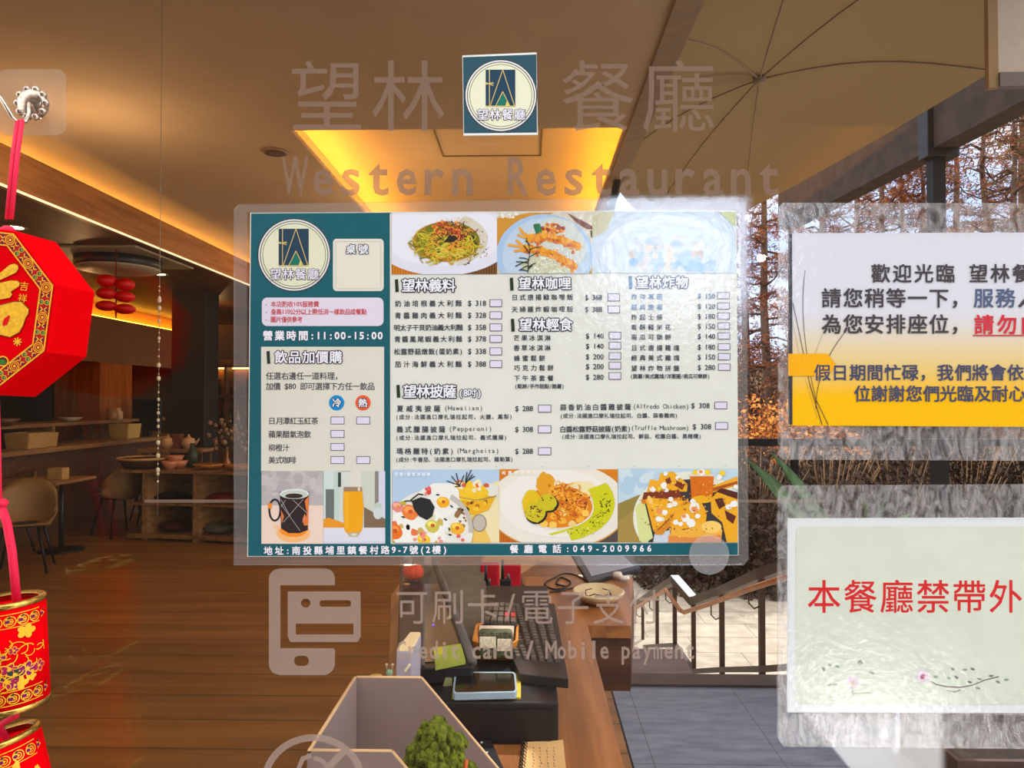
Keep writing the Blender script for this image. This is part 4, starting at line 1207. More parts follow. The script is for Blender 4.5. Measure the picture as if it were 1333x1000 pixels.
# ---- clear round sticker over the lower edge of the menu
t = tag(plate([(923 + 26 * math.cos(k * PI / 18), 722 + 26 * math.sin(k * PI / 18)) for k in range(36)], -0.0054, -0.0048).build('round_sticker', clear('clear sticker', gloss=0.06, haze=0.12, hazec=(.85, .85, .88), rough=.1, bump=.1, bscale=120)), 'clear round sticker over the lower right edge of the menu', 'sticker')
# ---- welcome notice
t = thing('welcome_notice', G(1200, 596, -0.002), 'laminated notice fading from white to yellow with dark handwritten style lettering', 'notice')
margin([(1012.5, 592), (1012.5, 271), (1018, 265), (1420, 266), (1424, 600), (1018, 598)], [(1026, 304), (1401, 555)], -0.0036, -0.0006).build('laminate_margin', lamw, t)
plate([(1026, 554), (1026, 304), (1400, 303), (1402, 556)], -0.0046, -0.0040).build('laminate_film', film, t)
def grad():
    m = bpy.data.materials.new('white to yellow print')
    m.use_nodes = True
    q = NT(m.node_tree); bs = m.node_tree.nodes['Principled BSDF']
    co = q.n('ShaderNodeTexCoord'); s_ = q.n('ShaderNodeSeparateXYZ'); q.l(co.outputs['Generated'], s_.inputs[0])
    z = s_.outputs[2]
    c = q.mix(q.ramp(z, 0.62, 0.30), lin((222, 222, 232)), lin((232, 206, 140)))
    c = q.mix(q.ramp(z, 0.36, 0.14), c, lin((250, 192, 8)))
    q.l(c, bs.inputs['Base Color']); bs.inputs['Roughness'].default_value = 0.8; bs.inputs['Specular IOR Level'].default_value = 0.1
    return m
plate([(1026, 554), (1026, 304), (1400, 303), (1402, 556)], -0.0024, -0.0012).build('paper', grad(), t)
YP2 = -0.0025
p = Print(on_sheet(YP2)); p.L = 1
p.poly([(1026, 304), (1031, 304), (1031.5, 461), (1026, 461)], (70, 68, 76)); p.poly([(1026, 489), (1031.5, 489), (1031.5, 553), (1026, 553)], (66, 62, 72))
lc = (60, 50, 60)
p.L = 2
def curve(pts, wd, c):
    P = []
    for k in range(21):
        f = k / 20; a, b_, c_ = pts
        P.append((a[0] * (1 - f) ** 2 + 2 * b_[0] * f * (1 - f) + c_[0] * f * f, a[1] * (1 - f) ** 2 + 2 * b_[1] * f * (1 - f) + c_[1] * f * f))
    p.line(P, wd, c)
curve([(1048, 352), (1038, 420), (1062, 520)], .7, lc); p.line([(1062, 520), (1078, 553)], .9, lc); curve([(1032, 395), (1042, 440), (1054, 500)], .8, lc); p.line([(1054, 500), (1070, 553)], 1.0, lc)
curve([(1100, 432), (1062, 480), (1062, 532)], .8, lc); curve([(1073, 430), (1055, 470), (1058, 490)], .4, (160, 140, 120)); curve([(1032, 420), (1040, 470), (1064, 545)], .4, (170, 140, 110))
p.L = 3; p.poly([(1026, 460.5), (1077, 460.5), (1088.5, 475), (1077, 489.5), (1026, 489.5)], (248, 178, 10))
p.build('border_artwork', t)
p = Print(on_sheet(YP2)); p.L = 4
bk, bl = (72, 68, 72), (70, 74, 108)
p.text('歡迎光臨 望林餐廳', 1132, 1372, 356, 24, bk, 0.02)
p.text('請您稍等一下，', 1068, 1264, 388, 25, bk, 0.02); p.text('服務', 1266, 1323, 388, 25, (86, 100, 134), 0.02); p.text('人員', 1324, 1380, 388, 25, bk, 0.02)
p.text('為您安排座位，', 1068, 1264, 422, 25, bk, 0.02)
p.build('lettering', t)
p = Print(on_sheet(YP2)); p.L = 4
p.text('請勿自行', 1266, 1384, 422.5, 25, (214, 50, 68), 0.025); p.rect(1266, 436, 1384, 437.6, (206, 50, 70))
tag(p.build('warning_lettering', t), 'red underlined lettering')
p = Print(on_sheet(YP2)); p.L = 4
p.text('假日期間忙碌，我們將會依', 1059, 1333, 485, 21, bl, 0.02); p.text('位謝謝您們光臨及耐心', 1111, 1335, 512.5, 21, bl, 0.02)
tag(p.build('apology_lettering', t), 'navy blue lettering')

# ---- no outside food notice
t = thing('food_notice', G(1180, 970, -0.002), 'laminated pale notice with red lettering forbidding outside food, lower right', 'notice')
margin([(1011.5, 960), (1011.5, 640), (1018, 632), (1420, 630), (1424, 974), (1018, 970)], [(1025, 675), (1403, 927.5)], -0.0036, -0.0006).build('laminate_margin', lamw, t)
plate([(1024.5, 927), (1025, 675), (1402, 674), (1404, 928)], -0.0046, -0.0040).build('laminate_film', film, t)
plate([(1024.5, 927), (1025, 675), (1402, 674), (1404, 928)], -0.0024, -0.0012).build('paper', M('white paper', (226, 230, 232), .8, spec=.1), t)
p = Print(on_sheet(YP2)); p.L = 1; p.rr(1036, 685, 1400, 917, 8, M('pale green print', (216, 222, 206), .8, var=.03, scale=30, spec=.1)); p.build('tinted_panel', t)
p = Print(on_sheet(YP2)); p.L = 2; p.text('本餐廳禁帶外食', 1049, 1380, 776.5, 43, (214, 40, 44), 0.008, fit=.88); tag(p.build('lettering', t), 'large red lettering')
p = Print(on_sheet(YP2)); p.L = 2; rnd = random.Random(31)
tw = (112, 92, 100)
p.line([(1212, 887), (1218, 891), (1232, 894), (1250, 895), (1266, 892), (1280, 886), (1300, 881)], 1.4, tw); p.line([(1232, 899), (1244, 901), (1250, 898)], 1.1, tw); p.line([(1078, 892), (1090, 891)], 1.2, tw); p.line([(1110, 903), (1134, 902)], .8, tw)
for x, y, r_ in ((1218, 881, 0), (1235, 883, 20), (1240, 871, 30), (1256, 872, 0), (1266, 871, 20), (1275, 884, 10), (1290, 880, 0), (1310, 885, 0), (1245, 882, 40), (1262, 888, 10), (1072, 871, 60), (1090, 868, 40), (1118, 863, 80), (1121, 862, 60), (1135, 876, 20), (1110, 902, 70), (1080, 866, 30), (1299, 888, 30), (1273, 896, 10)):
    p.ell(x, y, 3.4, 1.6, rnd.choice([(140, 160, 136), (120, 128, 120), (120, 104, 110), (150, 170, 150)]), r_, 8)
p.build('blossom_twigs', t)
for cx, cy, rr_ in ((1201, 880, 7), (1110, 888, 6)):
    p = Print(on_sheet(YP2)); p.L = 3
    for k in range(5): p.ell(cx + rr_ * .8 * math.cos(k * 1.257 + .4), cy + rr_ * .8 * math.sin(k * 1.257 + .4), rr_ * .75, rr_ * .55, (222, 208, 220), k * 72 + 20, 12)
    p.L = 4; p.ell(cx, cy + 1, 3, 3.6, (176, 84, 104) if cx > 1150 else (214, 190, 170), 30, 10)
    p.build('printed_blossom', t)

# ---- square logo sticker
t = thing('logo_sticker', G(651, 178, -0.001), 'square dark teal sticker with round emblem above the menu', 'sticker')
cnr = [(603.5, 177), (602, 73), (698.5, 69), (700, 176)]
plate(cnr, -0.0014, -0.0003).build('backing', M('white sticker', (230, 230, 226), .5), t)
p = Print(on_sheet(-0.0015)); p.L = 0; p.poly([(604, 173.5), (602.6, 74.5), (698.2, 70.8), (699, 172.5)], (46, 82, 96)); badge(p, 652, 124.5, 47.5, 1); p.build('emblem_print', t)

# ---- frosted lettering on the glass
def vinyl(name, c, al):
    m = bpy.data.materials.new(name); m.use_nodes = True; m.node_tree.nodes.clear(); q = NT(m.node_tree)
    d = q.n('ShaderNodeBsdfDiffuse'); d.inputs[0].default_value = lin(c); tr = q.n('ShaderNodeBsdfTransparent'); mx = q.n('ShaderNodeMixShader'); mx.inputs[0].default_value = al
    q.l(tr.outputs[0], mx.inputs[1]); q.l(d.outputs[0], mx.inputs[2]); o = q.n('ShaderNodeOutputMaterial'); q.l(mx.outputs[0], o.inputs[0]); return m
vy = vinyl('frosted vinyl', (132, 108, 94), 0.72)
vy_lit = vinyl('frosted vinyl lit', (160, 138, 126), 0.72)  # same vinyl, made paler to carry the reflection over the lower lettering
def decal(name, label, draw, mat=vy, cat='window lettering'):
    p = Print(on_sheet(-0.0004)); draw(p, mat)
    return tag(p.build(name), label, cat)
decal('vinyl_lettering', 'two large frosted characters left of the square sticker', lambda p, m: p.text('望林', 372, 585, 125, 94, m, 0.0, fit=.88))
decal('vinyl_lettering', 'two large frosted characters right of the square sticker', lambda p, m: p.text('餐廳', 726, 936, 125, 94, m, 0.0, fit=.88))
decal('vinyl_lettering', 'frosted Western Restaurant lettering above the menu', lambda p, m: p.text('Western Restaurant', 366, 1019, 229, 66, m, 0.016, fit=.72, lat=1.0))
decal('vinyl_lettering', 'frosted line of characters about card payment below the menu', lambda p, m: p.text('可刷卡/電子支付', 513, 862, 790, 46, m, 0.0, fit=.86), vy_lit)
decal('vinyl_lettering', 'frosted Credit card / Mobile payment lettering below the payment characters', lambda p, m: p.text('Credit card / Mobile payment', 516, 905, 846, 31, m, 0.019, fit=.80, lat=1.0), vy_lit)
def icon(p, m):
    # phone outline cut by a card
    p.poly(rrect(350, 740, 436, 879, 13)[6:12][::-1] + [(350, 860)], m) if False else None
    outer = rrect(350, 740, 436, 879, 14)
    def cut(poly, holes):
        pass
    # phone body as pieces round the screen (365-?, 762-843) and the gap round the card
    p.poly([(350, 754), (351.2, 748), (355, 743.5), (360, 741), (366, 740), (365, 762), (365, 843), (365, 879), (360, 878), (355, 876), (351.5, 871), (350, 866)], m)
    p.poly([(365, 740), (424, 740), (430, 742), (434, 746), (436, 752), (436, 762), (365, 762)], m)
    def hole_poly(x0, y0, x1, y1, hx0, hy0, hx1, hy1, r_):
        hp_ = rrect(hx0, hy0, hx1, hy1, r_, 6); n_ = len(hp_); cx, cy = (hx0 + hx1) / 2, (hy0 + hy1) / 2
        out = []
        for (x, y) in hp_:
            dx, dy_ = x - cx, y - cy
            k = min(((x1 - cx) / dx if dx > 1e-9 else (x0 - cx) / dx if dx < -1e-9 else 1e9), ((y1 - cy) / dy_ if dy_ > 1e-9 else (y0 - cy) / dy_ if dy_ < -1e-9 else 1e9))
            out.append((cx + dx * k, cy + dy_ * k))
        for i in range(n_):
            j = (i + 1) % n_
            a_, b_ = out[i], out[j]
            va, vb = min(abs(a_[0] - x0), abs(a_[0] - x1)) < 1e-6, min(abs(b_[0] - x0), abs(b_[0] - x1)) < 1e-6
            if va != vb:
                p.poly([hp_[i], hp_[j], b_, (a_[0], b_[1]) if va else (b_[0], a_[1]), a_], m)
            elif va and abs(a_[0] - b_[0]) > 1e-6:
                yy = y0 if hp_[i][1] < cy else y1
                p.poly([hp_[i], hp_[j], b_, (b_[0], yy), (a_[0], yy), a_], m)
            else:
                p.poly([hp_[i], hp_[j], b_, a_], m)
    hole_poly(365, 844, 424, 879, 383, 854, 402, 867, 6)
    p.poly([(424, 844), (434, 844), (436, 846), (436, 866), (433, 873), (428, 877), (424, 879)], m)
    p.poly([(365, 844), (365, 879), (363, 879), (363, 844)], m)
    # card
    p.poly(rrect(374.5, 770, 469.5, 774, 2), m)
    hole_poly(374.5, 774, 412, 792, 392, 779.5, 404, 791, 5.5)
    hole_poly(412, 774, 469.5, 792, 416, 781.5, 457, 790, 3.5)
    p.rect(374.5, 792, 469.5, 811, m)
    hole_poly(374.5, 811, 469.5, 830, 385, 812, 460, 826, 1.2)
    p.poly([(376, 830), (468, 830), (467, 834.5), (464, 836), (379, 836), (376.5, 834)], m)
decal('vinyl_icon', 'frosted phone and bank card symbol below the left of the menu', icon, vy_lit, 'window symbol')
def ban(p, m):
    p.ring(408, 1020, 68, 64, 9, m, 60)
    p.line([(362, 1066), (452, 974)], 9, m)
    p.line([(389, 1040), (389, 1000), (394, 988), (404, 984)], 6, m); p.line([(410, 987), (420, 991), (428, 1000)], 6, m); p.rect(380, 1004, 386, 1040, m)
decal('vinyl_icon', 'frosted round prohibition symbol at the bottom edge', ban, vy_lit, 'window symbol')
decal('glass_line', 'thin grey horizontal line on the glass behind the menu', lambda p, m: p.rect(188, 650.5, 1075, 654.5, m), vy, 'window lettering')  # plain translucent strip drawn across the glass

# ------------------------------------------------------------------ hook with new year ornament
t = thing('adhesive_hook', G(41, 177, -0.002), 'clear square adhesive hook with metal hanger in the upper left', 'hook')
b = MB(); pts = rrect(0, 91, 87, 177, 12, 5); a = [G(x, y, 0) for x, y in pts]
b.prism([Vector((p_.x, -0.0022, p_.z)) for p_ in a], [Vector((p_.x, -0.0006, p_.z)) for p_ in a]); b.build('pad', clear('clear pad', gloss=0.05, haze=0.10, hazec=(.75, .62, .5), rough=.1), t)
c = G(42, 135, -0.006)
b = MB(); rnd = random.Random(5)
b.lathe([(0.0, -0.009), (0.006, -0.009), (0.0115, -0.006), (0.0135, -0.001), (0.0125, 0.003), (0.010, 0.0045), (0, 0.0045)], 16, Matrix.Translation(c) @ Matrix.Rotation(R(90), 4, 'X'))
for k in range(10):
    a_ = k * 2 * PI / 10
    b.ball(c + Vector((0.0125 * math.cos(a_), -0.001, 0.0125 * math.sin(a_))), 0.0036, 8)
b.build('knob', M('crystal knob', (176, 156, 140), 0.15, 0.75, var=.3, scale=300), t)
m_chrome = M('chrome wire', (200, 186, 172), 0.18, 1.0)
h0 = G(1, 128, -0.03)
pts = [G(-4, 122, -.034), G(2, 129, -.034), G(9, 141, -.034), G(16, 153, -.032), G(24, 160, -.028), G(33, 158, -.022), G(38, 148, -.017), G(38, 136, -.012), G(38, 133, -.006)]
b = MB(); b.tube(pts, 0.0016, 10); b.build('hanger', m_chrome, t)

YL = -0.075
def L_(px, py, y=YL): return G(px, py, y)
t = thing('lantern_ornament', L_(-20, 520), 'red octagonal lantern ornament with gold character hanging from the hook', 'ornament')
m_cord = M('pink red cord', (226, 20, 66), 0.7, var=.15, scale=900)
b = MB()
for o_ in (-1, 1):
    b.tube([G(26 + o_ * 3, 157, -.028), G(20 + o_ * 3.0, 200, -.045), G(12 + o_ * 2.5, 285, -.053)], 0.0018, 8)
b.ball(G(10, 300, -.053), (0.006, 0.005, 0.004), 10)
b.build('hanging_cord', m_cord, t); b = MB()
b.tube([G(0, 655, -.06), G(9, 680, -.06), G(16, 720, -.06), G(22, 783, -.06)], 0.0032, 8); b.ball(G(1, 655, -.06), (0.006, 0.005, 0.004), 10)
b.tube([G(-4, 500, -.053), G(-2, 560, -.057), G(0, 655, -.06)], 0.0016, 8)
b.tube([G(26, 900, -.06), G(20, 932, -.06), G(-2, 945, -.055), G(12, 968, -.055)], 0.0028, 8)
b.build('drum_cord', m_cord, t)
# lantern body
ang = R(7)
ux = Vector((math.cos(ang), 0, -math.sin(ang))); uz = Vector((math.sin(ang), 0, math.cos(ang)))
cf = L_(-37, 402, -0.100)
RC = 119 * (D0 - 0.1) / F
th = 0.047
def oc(r_, y, rot=22.5): return [cf + ux * (r_ * math.cos(R(rot + 45 * k))) + uz * (r_ * math.sin(R(rot + 45 * k))) + Vector((0, y, 0)) for k in range(8)]
m_red = M('red velvet card', (212, 0, 8), 0.8, var=.04, scale=200, spec=.02)
b = MB()
o0, o1, o2, o3 = oc(RC * .985, 0), oc(RC, 0.002), oc(RC * 1.02, th - .002), oc(RC * 1.0, th)
vs = o0 + o1 + o2 + o3
fs = [list(range(8))[::-1], list(range(24, 32))]
for r_ in range(3):
    for k in range(8): fs.append((r_ * 8 + k, r_ * 8 + (k + 1) % 8, r_ * 8 + 8 + (k + 1) % 8, r_ * 8 + 8 + k))
b.add(vs, fs); b.build('lantern_body', m_red, t)
PXM = (D0 - 0.1) / F
def on_lantern(px, py, lift): return cf + ux * ((px) * PXM) - uz * ((py) * PXM) + Vector((0, -0.0004 - lift, 0))
gold_i, dred = (232, 172, 30), (170, 14, 26)
GOLDM = M('gold foil', (230, 172, 30), .4, .15, var=.15, scale=400)
p = Print(on_lantern); oct_ = lambda r_: [(r_ * math.cos(R(22.5 + 45 * k)), r_ * math.sin(R(22.5 + 45 * k))) for k in range(8)]
def octring(r0, r1, c):
    a_, b_ = oct_(r0), oct_(r1)
    for k in range(8): p.poly([a_[k], a_[(k + 1) % 8], b_[(k + 1) % 8], b_[k]], c)
p.L = 1; octring(96, 114, dred); p.L = 2; octring(112.6, 114.6, GOLDM); octring(95.5, 97.5, GOLDM)
for k in range(8):
    a_, b_ = oct_(105)[k], oct_(105)[(k + 1) % 8]
    for j, f in enumerate((0.0, .13, .25, .37, .5, .63, .75, .87)):
        x, y = a_[0] + (b_[0] - a_[0]) * f, a_[1] + (b_[1] - a_[1]) * f
        nx_, ny_ = math.cos(R(45 + 45 * k)), math.sin(R(45 + 45 * k))
        if j in (0, 4):
            p.L = 3; p.ring(x, y, 7, 7, 1.2, GOLDM, 20); p.ring(x, y, 4.6, 4.6, .9, GOLDM, 16); p.rect(x - 1.6, y - 1.6, x + 1.6, y + 1.6, GOLDM)
        elif j in (2, 6):
            for s_ in (-3.8, 3.8):
                p.L = 3; p.ell(x + nx_ * s_, y + ny_ * s_, 3.7, 3.7, GOLDM, n=14); p.L = 4; p.ell(x + nx_ * s_, y + ny_ * s_, 2.8, 2.8, (44, 70, 44), n=12); p.L = 5; p.ell(x + nx_ * s_ + .8, y + ny_ * s_, 1.6, 2.2, (110, 130, 60), n=8)
        else:
            p.L = 3
            for s_ in (-4, 4): p.line([(x + nx_ * s_ - 3 * ny_, y + ny_ * s_ + 3 * nx_), (x + nx_ * s_ * .3, y + ny_ * s_ * .3), (x + nx_ * s_ + 3 * ny_, y + ny_ * s_ - 3 * nx_)], 1.4, GOLDM); p.ell(x + nx_ * s_ * 1.2, y + ny_ * s_ * 1.2, 2, 2, (90, 20, 60), n=8)
tag(p.build('border_pattern', t), 'gold patterned border')
p = Print(on_lantern)
def lpx(q): 
    out = []
    for x, y in q:
        dx, dy_ = x / 3.846 + 37, y / 3.846 + 280 - 402
        out.append((dx * math.cos(ang) + dy_ * math.sin(ang), -dx * math.sin(ang) + dy_ * math.cos(ang)))
    return out
fu = [[(-130, 330), (0, 292), (55, 246), (80, 240), (98, 250), (100, 268), (88, 286), (40, 308), (0, 326), (-130, 372)],
      [(-110, 400), (0, 340), (60, 326), (98, 328), (110, 342), (104, 356), (62, 384), (70, 398), (58, 414), (0, 424), (-90, 460), (-118, 440)],
      [(-150, 500), (0, 455), (80, 436), (118, 436), (140, 458), (156, 474), (154, 496), (140, 518), (126, 560), (108, 590), (62, 614), (0, 600), (-120, 640), (-160, 600)],
      [(-330, 330), (-210, 300), (-190, 330), (-250, 420), (-170, 480), (-190, 510), (-250, 470), (-250, 650), (-290, 650), (-290, 480), (-350, 540), (-370, 520), (-290, 370), (-330, 372)],
      [(-290, 240), (-240, 230), (-230, 270), (-270, 280)]]
for q in fu:
    cx_ = sum(a for a, b_ in q) / len(q); cy_ = sum(b_ for a, b_ in q) / len(q)
    p.L = 1; p.poly(lpx([(cx_ + (a - cx_) * 1.03, cy_ + (b_ - cy_) * 1.06) for a, b_ in q]), (120, 50, 10)); p.L = 2; p.poly(lpx(q), GOLDM)
p.L = 3
for q in ([(22, 548), (30, 520), (58, 502), (62, 512), (48, 552), (26, 560)], [(-60, 375), (0, 372), (-10, 388), (-60, 400)], [(-110, 540), (-20, 505), (-28, 535), (-110, 565)], [(-100, 590), (0, 565), (0, 580), (-100, 612)], [(-40, 500), (-28, 496), (-30, 600), (-44, 606)]):
    p.poly(lpx(q), (206, 10, 16))
tag(p.build('gold_character', t), 'large gold character')
p = Print(on_lantern); p.L = 1; p.text('吉', 60, 74, -38, 12, GOLDM, 0.0); p.text('祥', 60, 74, -22, 12, GOLDM, 0.0)
for k in range(8): p.line([(68, 36), (68 + 5.5 * math.cos(k * PI / 4), 36 + 5.5 * math.sin(k * PI / 4))], 1.6, GOLDM)
p.ell(52, 64, 8, 7, GOLDM, n=18); p.L = 2; p.ell(52, 64, 6, 5.4, (90, 20, 20), n=16); p.L = 3; p.ell(52, 65, 4.4, 3.6, (50, 110, 40), n=14)
p.L = 1; p.ring(26, 74, 13, 15, 1.5, GOLDM, 24); p.ring(26, 74, 9, 11, 1.2, GOLDM, 20); p.line([(38, 75), (50, 76)], 1.2, GOLDM)
p.build('small_ornaments', t)
# firecracker drums
m_brass = M('brass rim', (190, 150, 70), .25, .9, var=.2, scale=300)
def drum(ctop, cbot, r_, seed, big):
    ax = (cbot - ctop); H_ = ax.length; az = -ax.normalized()
    xx = Vector((0, -1, 0)); xx = (xx - az * xx.dot(az)).normalized(); yy = az.cross(xx)
    mt = Matrix((xx, yy, az)).transposed().to_4x4(); mt.translation = cbot
    root = MB(); root.lathe([(0, 0.0), (r_, 0.0), (r_, H_), (r_ * .93, H_), (r_ * .88, H_ - .004), (0, H_ - .004)], 32, mt)
    body = root.build('firecracker_drum', m_red, t)
    for zz in (0, H_):
        e_ = MB(); e_.lathe([(r_ * .80, zz - .0015), (r_ * 1.012, zz - .0015), (r_ * 1.012, zz + .0022), (r_ * .93, zz + .0030), (r_ * .80, zz + .0010)], 32, mt)
        e_.build('end_rim', m_brass, body)
    def cylp(px, py, lift):
        a_ = px / r_
        return mt @ Vector(((r_ + 0.0003 + lift) * math.cos(a_), -(r_ + 0.0003 + lift) * math.sin(a_) * -1, py))
    q = Print(cylp, 0.00012); rnd = random.Random(seed); W_ = r_ * 1.5
    for y0 in (.07, .20, .80, .93):
        q.L = 1
        for k in range(30): q.rect(-W_ + k * W_ / 15, H_ * y0, -W_ + (k + 1) * W_ / 15, H_ * y0 + .0006, GOLDM)
    for y0 in (.135, .865):
        for k in range(9):
            x = -W_ + (k + .5) * W_ / 4.5; q.L = 2
            q.ring(x, H_ * y0, .0042, .0042, .0007, GOLDM, 14); q.ring(x, H_ * y0, .0024, .0024, .0006, GOLDM, 10)
            q.poly([(x + .0060, H_ * y0 - .003), (x + .0105, H_ * y0), (x + .0060, H_ * y0 + .003)], GOLDM); q.L = 3; q.ell(x + .0072, H_ * y0, .0016, .0014, (110, 16, 80), n=8); q.ell(x + .0085, H_ * y0 + .003, .001, .001, (40, 60, 40), n=6)
    if not big:
        for k in range(46):
            x, y = rnd.uniform(-W_, W_), H_ * rnd.uniform(.25, .75); s_ = rnd.uniform(.0025, .006); c_ = rnd.choice([(130, 16, 90), (236, 176, 40), (40, 56, 50), (226, 30, 40), (160, 20, 70)])
            q.L = 2
            for j in range(5): q.ell(x + s_ * .8 * math.cos(j * 1.257), y + s_ * .6 * math.sin(j * 1.257), s_ * .62, s_ * .5, GOLDM, j * 72, 10)
            q.L = 3
            for j in range(5): q.ell(x + s_ * .8 * math.cos(j * 1.257), y + s_ * .6 * math.sin(j * 1.257), s_ * .46, s_ * .36, c_, j * 72, 10)
            q.L = 4; q.ell(x, y, s_ * .3, s_ * .3, GOLDM, n=8)
        strands(q, rnd, 0, H_ * .5, W_, H_ * .24, 40, .012, .0007, [(230, 172, 30)])
    else:
        for k in range(60):
            x, y = rnd.uniform(-W_, W_), H_ * rnd.uniform(.28, .78); q.L = 2
            q.ell(x, y, rnd.uniform(.002, .006), rnd.uniform(.001, .003), GOLDM, rnd.uniform(0, 180), 9, .3, rnd)
        for k in range(12):
            x = -W_ + (k + .5) * W_ / 6; y = H_ * rnd.uniform(.35, .65); q.L = 3; q.line([(x - .006, y - .006), (x, y + .008), (x + .005, y - .002)], .0030, GOLDM); q.line([(x - .004, y - .012), (x + .006, y - .010)], .0026, GOLDM)
    q.build('gold_print', body)
drum(G(10, 783, -.06), G(16, 915, -.06), 43 * (D0 - .06) / F, 3, False)
drum(G(0, 962, -.055), G(32, 1100, -.055), 46 * (D0 - .055) / F, 4, True)
# ------------------------------------------------------------------ reception counter and what lies on it
ZC, ZB = 0.86, 0.95
m_black = M('black plastic', (30, 28, 32), 0.45, var=.15, scale=40)
m_cream = M('cream ceramic', (222, 196, 150), .5, var=.06, scale=40)
t = thing('reception_counter', (-0.1, dy(1.6), 0), 'wooden reception counter behind the glass below the menu', 'counter')
b = MB()
tp = [(-.30, .78), (.19, .78), (.19, 2.4), (.33, 2.4), (.43, 3.05), (-.52, 3.05), (-.52, 2.75), (-.31, 1.6)]
b.prism([Vector((x, dy(d), ZC - .04)) for x, d in tp], [Vector((x, dy(d), ZC)) for x, d in tp]); b.build('worktop', wood('oak worktop', (132, 78, 36), (176, 112, 58), 'Y', 0, 1.6, .4), t)
b = MB(); bp_ = [(-.26, .86), (.14, .86), (.14, 2.98), (-.47, 2.98), (-.47, 2.75), (-.27, 1.6)]; b.prism([Vector((x, dy(d), 0)) for x, d in bp_], [Vector((x, dy(d), ZC - .04)) for x, d in bp_]); b.build('body', m_darkoak, t)
b = MB(); b.box((.20, dy(2.41), .645), (.33, dy(2.43), ZC - .04)); b.box((.14, dy(2.41), .645), (.20, dy(2.43), ZC - .04)); b.build('apron', m_darkoak, t)
b = MB(); b.prism([Vector((x, dy(d), .645)) for x, d in ((.322, 2.43), (.335, 2.43), (.425, 3.0), (.41, 3.0))], [Vector((x, dy(d), ZC - .04)) for x, d in ((.322, 2.43), (.335, 2.43), (.425, 3.0), (.41, 3.0))]); b.build('side_panel', m_darkoak, t)

t = thing('cash_drawer', (-.1, dy(1.9), ZC), 'black cash drawer on the counter carrying the keyboard and phone', 'cash drawer')
b = MB(); b.box((-.30, dy(1.575), ZC), (.062, dy(2.55), ZB)); b.build('body', m_black, t, bevel=.004)
b = MB(); b.box((-.285, dy(1.569), ZC + .012), (.048, dy(1.575), ZB - .014)); b.build('drawer_front', M('black drawer front', (24, 22, 26), .4), t)

# keyboard
kq = [(636, 786), (722, 786), (740, 884), (676, 877)]
t = thing('keyboard', onz(690, 830, ZB), 'long black computer keyboard lying lengthwise on the cash drawer', 'keyboard')
slab(kq, ZB + .022, .022).build('case', M('dark keyboard case', (44, 38, 36), .5), t, bevel=.002)
A_, B_, C_, D_ = [onz(x, y, ZB + .022) for x, y in kq]
b = MB(); rows_, cols_ = 20, 6
for j in range(rows_):
    for i in range(cols_):
        if j in (1, 15): continue
        f0, f1 = .05 + .80 * j / rows_, .05 + .80 * (j + .74) / rows_
        g0, g1 = .05 + .9 * i / cols_, .05 + .9 * (i + .74) / cols_
        pt = lambda g, f: A_.lerp(B_, g).lerp(D_.lerp(C_, g), f)
        q = [pt(g0, f0), pt(g1, f0), pt(g1, f1), pt(g0, f1)]
        c_ = sum(q, Vector()) / 4
        b.prism(q, [c_ + (v_ - c_) * .72 + Vector((0, 0, .009)) for v_ in q])
b.build('keys', M('keyboard keys', (92, 82, 74), .45, var=.15, scale=60), t)
# numeric block behind the basket
t2 = thing('number_pad', onz(655, 795, ZB), 'dark number pad with two red keys above the card basket', 'keypad')
nq = [(636, 786), (672, 787), (674, 815), (628, 812)]
slab(nq, ZB + .046, .024).build('case', MATS['dark keyboard case'], t2)
A_, B_, C_, D_ = [onz(x, y, ZB + .046) for x, y in nq]
b = MB(); b2 = MB()
for j in range(4):
    for i in range(5):
        f0, f1, g0, g1 = .05 + j * .24, .05 + j * .24 + .18, .05 + i * .19, .05 + i * .19 + .14
        pt = lambda g, f: A_.lerp(B_, g).lerp(D_.lerp(C_, g), f)
        q = [pt(g0, f0), pt(g1, f0), pt(g1, f1), pt(g0, f1)]
        (b2 if (j == 2 and i in (3, 4)) else b).prism(q, [v_ + Vector((0, 0, .008)) for v_ in q])
b.build('keys', MATS['keyboard keys'], t2); tag(b2.build('red_keys', M('red keys', (190, 60, 60), .5), t2), 'two red keys')

# card basket
c = onz(646, 846, ZB)
t = thing('card_basket', c, 'orange brown open basket with cards in it beside the keyboard', 'basket')
def rbox_open(c, w_, d_, h_, th_, r_, name, mat, parent):
    b = MB(); N = 6
    def lp(k, z, s_): return [Vector((c.x + x, c.y + y, z)) for x, y in rrect(-w_ / 2 * s_ + k, -d_ / 2 * s_ + k, w_ / 2 * s_ - k, d_ / 2 * s_ - k, r_ - k * .5, N)]
    L = [lp(0, c.z, .88), lp(0, c.z + h_, 1), lp(th_, c.z + h_, 1), lp(th_, c.z + .006, .88)]
    n_ = len(L[0]); vs = sum(L, []); fs = [list(range(n_))[::-1], [3 * n_ + k for k in range(n_)]]
    for r__ in range(3):
        for k in range(n_): fs.append((r__ * n_ + k, r__ * n_ + (k + 1) % n_, (r__ + 1) * n_ + (k + 1) % n_, (r__ + 1) * n_ + k))
    b.smooth = False; b.add(vs, fs); return b.build(name, mat, parent)
rbox_open(Vector((c.x, c.y, ZB)), .115, .17, .045, .006, .028, 'bowl', M('orange wicker', (206, 128, 36), .6, var=.2, scale=120), t)
t = thing('card_stack', c + Vector((0, .03, .02)), 'stack of white cards standing in the basket', 'cards')
b = MB()
p0 = at(646, 829, 1.92); w_ = .046
for k in range(9):
    y_ = p0.y + k * .004; b.box((p0.x - w_, y_, ZB + .008), (p0.x + w_, y_ + .003, p0.z + .010 + .001 * k))
